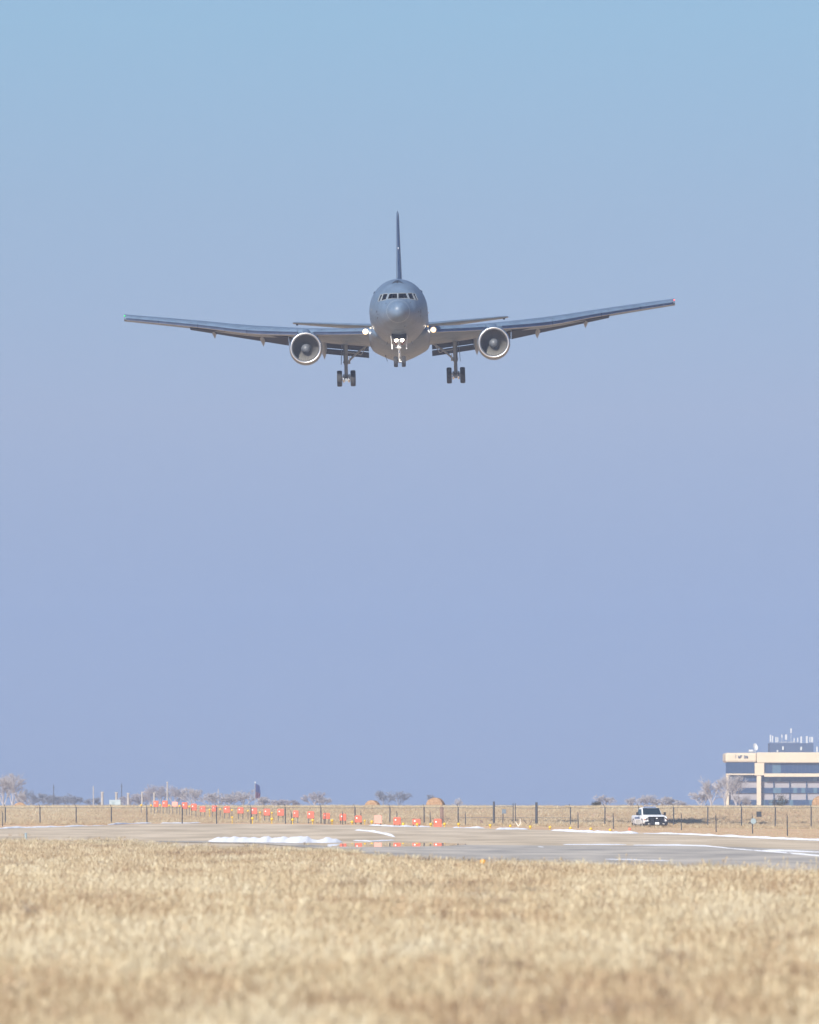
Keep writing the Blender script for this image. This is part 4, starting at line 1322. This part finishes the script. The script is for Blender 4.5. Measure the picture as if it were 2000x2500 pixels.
# ================================================================== WHITE PICKUP
TD = 1140
tz = at(1602, 2025.5, TD)
truck = empty('pickup_truck', (at(1586, 2000, TD).x, TD, tz.z), R(10))
tag(truck, 'white crew cab pickup with a black grille guard parked by the fence', 'pickup')
def rbox(secs, n=4, rad=0.12):
    """loft of rounded rectangles: (y, half width, z bottom, z top)"""
    rings = []
    for y, hw, zb, zt in secs:
        r = min(rad, (zt - zb) / 2.2, hw / 2.2)
        ring = []
        for cx_, cz_, a0 in ((hw - r, zt - r, 0), (-(hw - r), zt - r, 90), (-(hw - r), zb + r, 180), (hw - r, zb + r, 270)):
            for i in range(n + 1):
                a = R(a0 + 90 * i / n)
                ring.append(Vector((cx_ + r * math.cos(a), y, cz_ + r * math.sin(a))))
        rings.append(ring)
    return rings
body = MB().loft(rbox([(-2.88, .86, .62, .98), (-2.82, .93, .52, 1.06), (-2.6, .985, .46, 1.12), (-1.9, 1.005, .44, 1.17), (-1.35, 1.01, .42, 1.20), (-0.8, 1.01, .40, 1.20), (0.6, 1.01, .40, 1.19), (1.15, 1.01, .42, 1.20),
                       (2.75, .995, .48, 1.20), (2.86, .97, .55, 1.16)], rad=.13)).build('body', MATS['truck_white'], truck, auto=40)
cab = MB().loft(rbox([(-1.22, .84, 1.14, 1.20), (-0.95, .83, 1.14, 1.42), (-0.62, .79, 1.14, 1.68), (-0.35, .75, 1.14, 1.80), (0.1, .74, 1.14, 1.85), (0.75, .74, 1.14, 1.83), (1.0, .76, 1.14, 1.72), (1.12, .80, 1.14, 1.30)], rad=.10)).build('cab', MATS['truck_white'], truck, auto=45)
MB().add([(-.78, -1.235, 1.255), (.78, -1.235, 1.255), (.69, -.50, 1.80), (-.69, -.50, 1.80), (-.76, -1.06, 1.225), (.76, -1.06, 1.225), (.665, -.36, 1.715), (-.665, -.36, 1.715)],
         [(0, 1, 2, 3), (7, 6, 5, 4), (0, 4, 5, 1), (1, 5, 6, 2), (2, 6, 7, 3), (3, 7, 4, 0)]).build('windshield', MATS['truck_glass'], truck)
hd = MB().loft(rbox([(-2.70, .80, 1.02, 1.10), (-2.4, .84, 1.05, 1.19), (-1.7, .86, 1.08, 1.235), (-1.2, .86, 1.10, 1.245)], rad=.06)).build('hood', MATS['truck_white'], truck, auto=45)
for s in (1, -1):
    for (y0, y1, yt0, yt1) in ((-0.78, 0.10, -0.45, 0.10), (0.17, 0.95, 0.17, 0.86)):
        MB().add([(s * .852, y0, 1.26), (s * .852, y1, 1.26), (s * .782, yt1, 1.70), (s * .782, yt0, 1.70), (s * .80, y0, 1.25), (s * .80, y1, 1.25), (s * .73, yt1, 1.69), (s * .73, yt0, 1.69)],
                 [(0, 1, 2, 3), (7, 6, 5, 4), (0, 4, 5, 1), (1, 5, 6, 2), (2, 6, 7, 3), (3, 7, 4, 0)]).build('side_window', MATS['truck_glass'], truck)
    MB().box((s * 1.16, -0.72, 1.32), (.20, .12, .26)).box((s * .98, -.70, 1.24), (.26, .05, .05)).build('mirror', MATS['truck_black'], truck, bevel=.02)
    MB().box((s * .80, -2.83, .93), (.27, .12, .20)).build('headlight', MATS['head_lamp'], truck, bevel=.04)
    MB().box((s * .93, -2.74, .84), (.14, .14, .12)).build('turn_signal', MATS['turn_lamp'], truck, bevel=.03)
    MB().box((s * .62, -2.99, .48), (.16, .05, .10)).build('fog_light', MATS['lens_white'], truck, bevel=.02)
    MB().box((s * 1.012, .15, .98), (.012, 2.2, .16)).build('side_stripe', MATS['truck_stripe'], truck)
    MB().box((s * 1.006, -.15, .62), (.02, 1.9, .38)).build('door_lower', MATS['truck_dirty'], truck)
    MB().box((s * .96, -.1, .36), (.16, 2.3, .07)).build('running_board', MATS['truck_black'], truck)
    for y in (-1.85, 1.90):
        wh = MB().lathe(tyre_mesh(.40, .27), (s * .86, y, .40), 'X', 28).build('wheel', MATS['tyre_dusty'], truck, smooth=True)
        MB().lathe([(.001, .0), (.12, .01), (.2, -.02), (.23, .02), (.23, -.1)] if s > 0 else [(.001, .0), (.12, -.01), (.2, .02), (.23, -.02), (.23, .1)], (s * .97, y, .40), 'X', 20).build('rim', MATS['rim'], wh, smooth=True)
        MB().lathe([(.43, -.02), (.50, -.02), (.50, .03), (.43, .03)], (s * .995, y, .42), 'X', 28).build('wheel_arch', MATS['truck_black'], truck)
# black grille, guard and bumper
MB().box((0, -2.87, .86), (1.32, .10, .40)).build('grille', MATS['truck_black'], truck, bevel=.05)
gd = MB().box((0, -2.90, .52), (1.94, .22, .34)).build('front_bumper', MATS['truck_black'], truck, bevel=.06)
gg = MB()
for x in (-.62, -.2, .2, .62):
    gg.tube((x, -3.02, .40), (x, -3.02, 1.04), .032, n=8)
gg.path([(-.95, -2.95, .82), (-.66, -3.02, 1.05), (.66, -3.02, 1.05), (.95, -2.95, .82)], [.035] * 4, 8)
gg.path([(-.95, -2.95, .60), (.95, -2.95, .60)], [.035] * 2, 8)
gg.build('grille_guard', MATS['truck_black'], truck)
MB().ball((0.06, -2.94, .95), .075, (1.25, .3, .8)).build('badge', MATS['head_lamp'], truck, smooth=True)
MB().box((0.06, -3.04, .52), (.34, .03, .18)).build('number_plate', MATS['plate'], truck, bevel=.008)
MB().box((0, -.05, 1.885), (1.05, .22, .08)).build('light_bar', MATS['truck_stripe'], truck, bevel=.02)
MB().box((0, 1.98, 1.16), (1.7, 1.5, .10)).build('bed_floor', MATS['truck_black'], truck)
MB().box((0, 1.25, 1.24), (1.5, .06, .16)).build('headache_rack', MATS['truck_black'], truck)
MB().path([(-.66, -1.2, 1.26), (-.69, -1.2, 1.33)], [.02, .02], 5).build('cowl_vent', MATS['truck_black'], truck)
MB().tube((-.42, -1.3, 1.24), (-.42, -1.3, 1.42), .012, n=5).build('hood_antenna', MATS['truck_black'], truck)

# ================================================================== HAY BALES
def bale(X, Y, d, r, label):
    c = at(X, Y, d)
    mb = MB()
    rb_ = random.Random(int(X))
    prof = []
    rings = []
    for y in (-.75, -.72, -.4, 0, .4, .72, .75):
        k = 0.93 if abs(y) == .75 else 1
        ring = []
        for i in range(28):
            a = 2 * math.pi * i / 28
            rr = r * k * (1 + .025 * noise.noise((math.cos(a) * 2, math.sin(a) * 2, y + X)))
            if math.sin(a) < -0.8: rr *= 0.97
            ring.append(Vector((rr * math.cos(a), y, rr * math.sin(a))))
        rings.append(ring)
    o = mb.loft(rings).build('hay_bale', MATS['hay'], None, auto=50)
    o.location = (c.x, d, c.z)
    o.rotation_euler = (0, 0, R(rb_.uniform(-20, 20)))
    return tag(o, label, 'hay bale', 'round hay bales on the crest of the field')
bale(1063.5, 1969, 1600, 1.02, 'large round brown hay bale on the crest right of centre')
bale(909.5, 1971, 1600, 0.82, 'low half hidden hay bale on the crest left of centre')
bale(48, 1977, 1600, 0.86, 'low hay bale on the crest at far left')
bale(2004, 1964, 1600, 1.02, 'hay bale cut off by the right edge before the building')

# ================================================================== TREES (bare, winter)
def bare_tree(X, Ytop, wpx, d, m, label, cat='tree', seed=0, dense=1.0):
    rr_ = random.Random(seed * 131 + int(X))
    z0 = terrain(0, d)
    top = at(X, Ytop, d)
    H = top.z - z0
    Wd = wpx * (1.35 if m is not P_ else 1.15) * d / FPX
    root = empty('bare_tree', (top.x, d, z0))
    tw = MB(); tk = MB()
    trunk_h = H * 0.30
    th = max(.06, H * 0.022)
    tk.tube((0, 0, -.3), (rr_.uniform(-.1, .1), 0, trunk_h), th * 1.5, th, 7)
    def grow(p, dr, L, r, lev):
        q = p + dr * L
        (tk if lev < 2 else tw).tube(p, q, r, r * .6, 5 if lev < 2 else 3, caps=False)
        if lev >= 6:
            return
        nchild = (4 if lev < 2 else 3) if dense >= 1 else (3 if lev < 3 else 2)
        for _ in range(nchild):
            v = Vector((rr_.gauss(0, .55), rr_.gauss(0, .55), rr_.gauss(.12, .35)))
            nd = (dr + v * (0.75 if lev < 2 else .95)).normalized()
            nd.z = max(nd.z, -0.12)
            s_ = p.lerp(q, rr_.uniform(.45, 1.0))
            grow(s_, nd, L * rr_.uniform(.58, .8), max(.014 * d / 2000, r * .55), lev + 1)
    n0 = 4
    for i in range(n0):
        a = 2 * math.pi * i / n0 + rr_.uniform(-.4, .4)
        dr = Vector((math.cos(a) * .5 * min(1.4, Wd / H * 1.5), math.sin(a) * .4, 1)).normalized()
        grow(Vector((0, 0, trunk_h * rr_.uniform(.6, 1.0))), dr, H * .26, th * .7, 1)
    # fit the crown to its height and spread
    zs = [v[2] for v in tw.v]; xs__ = sorted(v[0] for v in tw.v)
    zmax = sorted(zs)[int(len(zs) * .99)]
    half = max(-xs__[int(len(xs__) * .02)], xs__[int(len(xs__) * .98)])
    kz, kx = H / zmax, (Wd / 2) / half
    for b in (tk, tw):
        b.v = [(v[0] * kx, v[1] * kx, v[2] * kz) for v in b.v]
    for b, nm in ((tk, 'trunk'), (tw, 'crown')):
        me = b.mesh(nm, recalc=False); me.materials.append(m)
        o = bpy.data.objects.new(nm, me); col.objects.link(o); o.parent = root
    tag(root, label, cat)
    return root
P_, G_, K_ = MATS['bark_pale'], MATS['bark_gray'], MATS['bark_dark']
for k, (X, Yt, w, d, m, lab) in enumerate([
    (8, 1892, 56, 2300, P_, 'tall pale bare tree at the left edge of the picture'),
    (31, 1889, 46, 2350, P_, 'tall pale bare tree second from the left edge'),
    (52, 1932, 34, 2250, P_, 'small tan bare tree above the leftmost hay bale'),
    (76, 1928, 30, 3500, K_, 'dark hazy tree right of the pale trees at far left'),
    (103, 1938, 44, 3550, K_, 'dark hazy tree over the second left fence post'),
    (131, 1942, 40, 3500, K_, 'dark hazy tree between the second and third left fence posts'),
    (158, 1945, 40, 3550, K_, 'dark low hazy tree left of the third fence post'),
    (183, 1940, 36, 3500, K_, 'dark hazy tree right behind the third fence post'),
    (228, 1948, 34, 3500, K_, 'low dark tree just left of the pale poles'),
    (318, 1945, 40, 3300, G_, 'low grey tree behind the third pale pole'),
    (345, 1938, 40, 3300, G_, 'grey tree behind the fourth pale pole'),
    (368, 1918, 34, 3200, G_, 'tall purple grey tree left of the tallest pale pole'),
    (393, 1920, 30, 3200, G_, 'narrow grey tree just left of the tallest pale pole'),
    (425, 1920, 44, 3200, G_, 'tall grey tree right of the tallest pale pole'),
    (467, 1925, 46, 2800, P_, 'rounded pale grey tree above the fifth farthest orange boxes'),
    (522, 1937, 62, 2900, P_, 'broad pale bush left of the flag'),
    (562, 1938, 52, 2900, P_, 'pale grey tree in the middle of the hedge left of the flag'),
    (597, 1930, 50, 2900, P_, 'pale grey tree just left of the flag'),
    (645, 1946, 50, 2900, P_, 'low pale tree just right of the flag'),
    (700, 1953, 50, 3000, G_, 'low brownish scrub tree between the flag and the lone tree'),
    (765, 1934, 40, 3000, G_, 'lone grey tree left of the half hidden hay bale'),
    (788, 1945, 34, 3000, P_, 'smaller pale tree at the right side of the lone grey tree'),
    (938, 1932, 36, 3500, K_, 'dark hazy tree right of the half hidden hay bale'),
    (975, 1933, 40, 3550, K_, 'dark hazy tree left of the large hay bale'),
    (1053, 1941, 16, 3500, K_, 'small dark treetop peeking over the large hay bale'),
    (1118, 1950, 22, 3300, P_, 'tiny pale treetop right of the large hay bale'),
    (1478, 1942, 42, 2900, P_, 'pale tan tree left of the white pickup'),
    (1546, 1947, 36, 2900, P_, 'low pale tree behind the left of the white pickup'),
    (1582, 1941, 40, 2900, P_, 'pale tan tree above the roof of the white pickup'),
    (1618, 1946, 50, 2900, P_, 'low pale tree behind the right of the white pickup'),
    (1652, 1952, 40, 2900, P_, 'low scrub tree between the pickup and the building'),
    (1712, 1930, 46, 2600, P_, 'small pale tree left of the office building'),
    (1737, 1903, 50, 2550, P_, 'tall pale tree just left of the office building'),
    (1770, 1896, 44, 2500, P_, 'pale tree standing at the left corner of the office building'),
    (1797, 1894, 44, 2450, P_, 'pale tree in front of the left windows of the building'),
    (1812, 1940, 36, 2400, P_, 'short round pale tree before the ground floor windows')]):
    bare_tree(X, Yt, w, d, m, lab, seed=k)

def shrub(X, Y0, Y1, wpx, d, label):
    c = at(X, Y1, d)
    root = empty('evergreen_shrub', c)
    H, Wd = (Y1 - Y0) * d / FPX, wpx * d / FPX
    rs = random.Random(int(X))
    st = MB(); fo = MB()
    for i in range(9):
        a = rs.uniform(-1, 1)
        tip = Vector((a * Wd * .42, rs.uniform(-.4, .4), H * (1 - .55 * abs(a)) * rs.uniform(.7, 1)))
        st.tube((a * .2, 0, -.4), tip, .03, .01, 5)
        for _ in range(150):
            t = rs.uniform(.1, 1.05)
            p = Vector((a * .2, 0, -.1)).lerp(tip, t) + Vector((rs.gauss(0, .17), rs.gauss(0, .17), rs.gauss(0, .10)))
            u = Vector((rs.gauss(0, 1), rs.gauss(0, 1), rs.gauss(.4, 1))).normalized() * .09
            v = u.orthogonal().normalized() * .03
            fo.add([p - v, p + v, p + u], [(0, 1, 2)])
    st.build('stem', MATS['bark_dark'], root)
    me = fo.mesh('foliage', recalc=False); me.materials.append(MATS['needle'])
    o = bpy.data.objects.new('foliage', me); col.objects.link(o); o.parent = root
    tag(root, label, 'shrub')
shrub(1906, 1941, 1969, 70, 1490, 'dark brown green shrub on the crest before the building')
shrub(1458, 1957, 1967, 16, 1462, 'tiny dark shrub on the crest left of the pale tree')

# ================================================================== POLES, SHELTER, FLAG
for i, (X, Yt, Yb, w, lab) in enumerate([(249.5, 1935, 1970, 7, 'leftmost pale pole of the row at left'), (284, 1936, 1970, 6.5, 'pale pole rising behind the white shelter'), (313, 1938, 1970, 6.5, 'pale pole just right of the white shelter'),
                          (347, 1936, 1970, 5, 'slim pale pole, fourth from the left'), (376.5, 1937, 1970, 6, 'pale pole above the farthest orange box'), (408.5, 1911, 1970, 4, 'tallest and thinnest pale pole of the row')]):
    d = 1800
    c = at(X, Yt, d)
    root = empty('light_pole', (c.x, d, terrain(c.x, d)))
    z1 = c.z - root.location.z
    wd = w * d / FPX
    MB().tube((0, 0, -.3), (0, 0, z1), wd * .5, wd * .42, 8).build('mast', MATS['pale_wood'], root)
    MB().box((0, 0, z1 + .05), (wd * 1.15, wd * .6, .12)).build('lamp_bar', MATS['pale_wood'], root)
    tag(root, lab, 'pole', 'pale poles behind the field')
for i, (X, Yt, lab) in enumerate([(131, 1916, 'thin grey antenna mast above the dark trees at left'), (228, 1919, 'faint thin mast left of the pale poles'), (297, 1913, 'thin dark mast above the white shelter'), (533, 1926, 'thin pale mast left of the flag')]):
    d = 3400
    c = at(X, Yt, d)
    root = empty('radio_mast', (c.x, d, terrain(c.x, d)))
    z1 = c.z - root.location.z
    MB().tube((0, 0, -.3), (0, 0, z1), .18, .10, 7).build('mast', MATS['pale_wood' if i in (1, 3) else 'post_dark'], root)
    MB().box((0, 0, z1 - .8), (.7, .1, .1)).build('crossarm', MATS['pale_wood' if i in (1, 3) else 'post_dark'], root)
    tag(root, lab, 'mast')
c = at(281, 1962, 1520)
root = empty('equipment_shelter', (c.x, c.y, c.z - 1.0))
tag(root, 'small white equipment shelter on the crest at left', 'shelter')
MB().box((0, 0, .95), (1.28, 1.2, .75)).build('wall', MATS['shelter_white'], root, bevel=.03)
MB().box((0, 0, 1.36), (1.36, 1.3, .10), taper=(.9, .9)).build('roof', MATS['shelter_white'], root, bevel=.02)
MB().box((-.2, -.61, .9), (.34, .03, .6)).build('door', MATS['sign_pale'], root)
d = 3000
c = at(628, 1910, d)
root = empty('flagpole', (c.x, d, terrain(c.x, d)))
z1 = c.z - root.location.z
tag(root, 'flagpole with a limp blue and red flag above the pale hedge', 'flagpole')
MB().tube((-.45, 0, 0), (-.45, 0, z1), .09, .05, 8).build('pole', MATS['pale_wood'], root)
MB().ball((-.45, 0, z1), .14).build('finial', MATS['gear_white'], root, smooth=True)
def cloth(zt, zb, m, nm, w0, w1, ph):
    rings = []
    for i in range(9):
        u = i / 8
        z = zt + (zb - zt) * u
        ring = []
        w = w0 + (w1 - w0) * u
        for j in range(11):
            t = j / 10
            ring.append(Vector((-.4 + w * t, .18 * math.sin(t * 11 + ph + u), z - .5 * t * t)))
        rings.append(ring)
    o = MB().loft(rings, closed=False, cap0=False, cap1=False).build(nm, m, root, smooth=True)
    sd = o.modifiers.new('thick', 'SOLIDIFY'); sd.thickness = .02
cloth(z1 - .35, z1 - 2.1, MATS['flag_blue'], 'flag_canton', 1.0, 1.15, 0)
cloth(z1 - 2.1, z1 - 3.6, MATS['flag_red'], 'flag_stripes', 1.15, .85, 1)

# ================================================================== OFFICE BUILDING
BD = 3500.0
bx0 = at(1771, 1968, BD).x
bld = empty('office_building', (bx0, BD, 0))
tag(bld, 'cream office building with blue window bands and rooftop antennas', 'building')
S = BD / FPX
def bX(X): return (X - 1771) * S
def bZ(Y): return 2.0 + (1968 - Y) * S
def slab(name, X0, X1, Y0, Y1, y0, y1, m, parent=bld, bevel=0.0):
    return MB().box(((bX(X0) + bX(X1)) / 2, (y0 + y1) / 2, (bZ(Y0) + bZ(Y1)) / 2), (bX(X1) - bX(X0), y1 - y0, bZ(Y0) - bZ(Y1)), None).build(name, m, parent, bevel=bevel)
YB = 1987
XR = 2330
slab('core_wall', 1779, XR - 2, 1840, YB, 2.0, 30, MATS['spandrel'])
parap = slab('parapet', 1771.5, 1848, 1838, 1861.5, 0.3, 30.5, MATS['precast'], bevel=.5)
slab('parapet', 1848.2, XR, 1837, 1862.5, -0.6, 30.5, MATS['precast'], bevel=.2)
slab('pillar', 1843, 1866, 1862.7, 1893, -0.5, 2.4, MATS['precast'])
slab('pillar', 1848, 1858.5, 1893.2, YB, -0.3, 2.4, MATS['precast'])
slab('pillar', 1773, 1780, 1891, YB, 0.6, 3, MATS['precast'])
slab('ledge', 1866.2, XR, 1888.5, 1896.5, -0.4, 2.4, MATS['precast'])
slab('ledge', 1773, 1842.8, 1888.8, 1892, 0.4, 2.4, MATS['precast'])
def band(X0, X1, Y0, Y1, y, n, pale, seed):
    rs = random.Random(seed)
    for i in range(n):
        a = X0 + (X1 - X0) * i / n; b = X0 + (X1 - X0) * (i + 1) / n
        w_ = slab('window', a + .12, b - .12, Y0, Y1, y, y + .5, MATS['window_pale' if rs.random() < pale else 'window_blue'])
        if i:
            slab('mullion', a - .22, a + .22, Y0, Y1, y - .12, y + .3, MATS['penthouse'], w_)
band(1772.5, 1842.8, 1861.7, 1888.6, 0.55, 7, 0.0, 1)
band(1866.2, XR, 1862.7, 1888.3, 0.4, 46, 0.15, 2)
band(1781, 1847.8, 1894.5, 1908, 1.6, 7, 0.0, 3)
band(1858.7, XR, 1896.7, 1908, 1.6, 48, 0.15, 4)
band(1781, 1847.8, 1923.5, 1936.5, 1.6, 7, 0.0, 5)
band(1858.7, XR, 1923.5, 1936.5, 1.6, 48, 0.45, 6)
band(1781, 1847.8, 1953, YB, 1.6, 7, 0.0, 7)
band(1858.7, XR, 1953, YB, 1.6, 48, 0.3, 8)
for X in (1890, 1929, 1970, 2011, 2052, 2093, 2134):
    slab('column', X - 1.3, X + 1.3, 1908.3, 1923.2, 1.5, 2.1, MATS['window_blue'])
    slab('column', X - 1.3, X + 1.3, 1936.8, 1952.7, 1.5, 2.1, MATS['window_blue'])
# lettering on the parapet: too blurred to read, only its dark strokes
for (X0, X1, Y0, Y1) in ((1796, 1796.8, 1842, 1852), (1802.5, 1804, 1845, 1851), (1804.6, 1805.8, 1847, 1852), (1806.6, 1808, 1844, 1851), (1809, 1812, 1844, 1845.5), (1809, 1810.2, 1845.8, 1850), (1817, 1818, 1843.5, 1852),
                         (1819.5, 1821, 1845, 1852), (1821.6, 1822.6, 1846, 1849), (1823.2, 1824.4, 1845, 1852), (1825, 1826.6, 1846.5, 1851)):
    slab('sign_stroke', X0, X1, Y0, Y1, 0.12, 0.28, MATS['penthouse'], parap)
ph = slab('penthouse', 1881, 1988, 1814, 1836.9, 6, 22, MATS['penthouse'])
for X0, Y0, Y1 in ((1913.5, 1822, 1831), (1958, 1823, 1832), (1900, 1831, 1836)):
    slab('penthouse_light_panel', X0 - 2, X0 + 2, Y0, Y1, 5.7, 5.98, MATS['antenna_white'], ph)
for X, w, Y0, Y1 in ((1883.5, 3.4, 1794, 1811), (1888.5, 3.0, 1796, 1812), (1897, 3, 1799, 1812), (1901.5, 2.6, 1800, 1812), (1911.5, 2.6, 1793, 1801), (1921.8, 4.6, 1793, 1806), (1934, 3.6, 1778, 1789), (1941.5, 2.6, 1802, 1812), (1950.3, 2.8, 1801, 1811),
                     (1958.7, 4.2, 1798, 1815), (1972.5, 4.4, 1797, 1814), (1980, 2.6, 1799, 1812), (1985.5, 4.4, 1799, 1812)):
    an = slab('panel_antenna', X - w / 2, X + w / 2, Y0, Y1, 8, 8.35, MATS['antenna_white'])
    slab('antenna_mast', X - .4, X + .4, Y0 + 1, 1813.8, 8.5, 8.62, MATS['antenna_white'], an)
slab('roof_rail', 1905, 1948, 1811, 1812.2, 9, 9.1, MATS['roof_gravel'])
slab('roof_unit', 1829, 1842, 1830, 1836.8, 4, 7, MATS['antenna_white'], bevel=.3)
dish = MB().lathe([(.001, .25), (.35, .18), (.65, .05), (.8, -.1), (.83, -.1), (.66, .1), (.35, .24), (.001, .3)], (0, 0, 0), 'Y', 24)
dd = dish.build('dish_antenna', MATS['antenna_white'], bld, smooth=True)
dd.location = (bX(1846), 5, bZ(1824)); dd.rotation_euler = (R(-25), 0, R(20)); dd.scale = (.75, 1, 1.25)
slab('dish_mast', 1844, 1847, 1826, 1836.8, 5.3, 5.6, MATS['antenna_white'])
slab('panel_antenna', 1995, 1998.5, 1823, 1836, 6, 6.4, MATS['antenna_white'])

# ================================================================== HAZE
hz = MB().box((0, 1860, 29.0), (900, 3960, 60.0))
hm = bpy.data.materials.new('haze')
hm.use_nodes = True
n, l = hm.node_tree.nodes, hm.node_tree.links
n.clear()
o_ = n.new('ShaderNodeOutputMaterial'); pv_ = n.new('ShaderNodeVolumePrincipled')
pv_.inputs['Color'].default_value = (0.55, 0.70, 1.0, 1)
pv_.inputs['Density'].default_value = 0.000088
pv_.inputs['Anisotropy'].default_value = 0.0
l.new(pv_.outputs[0], o_.inputs['Volume'])
ho = hz.build('haze', hm, None)
tag(ho, 'thin blue winter haze over the airfield', 'haze', kind='stuff')
print('scene built')
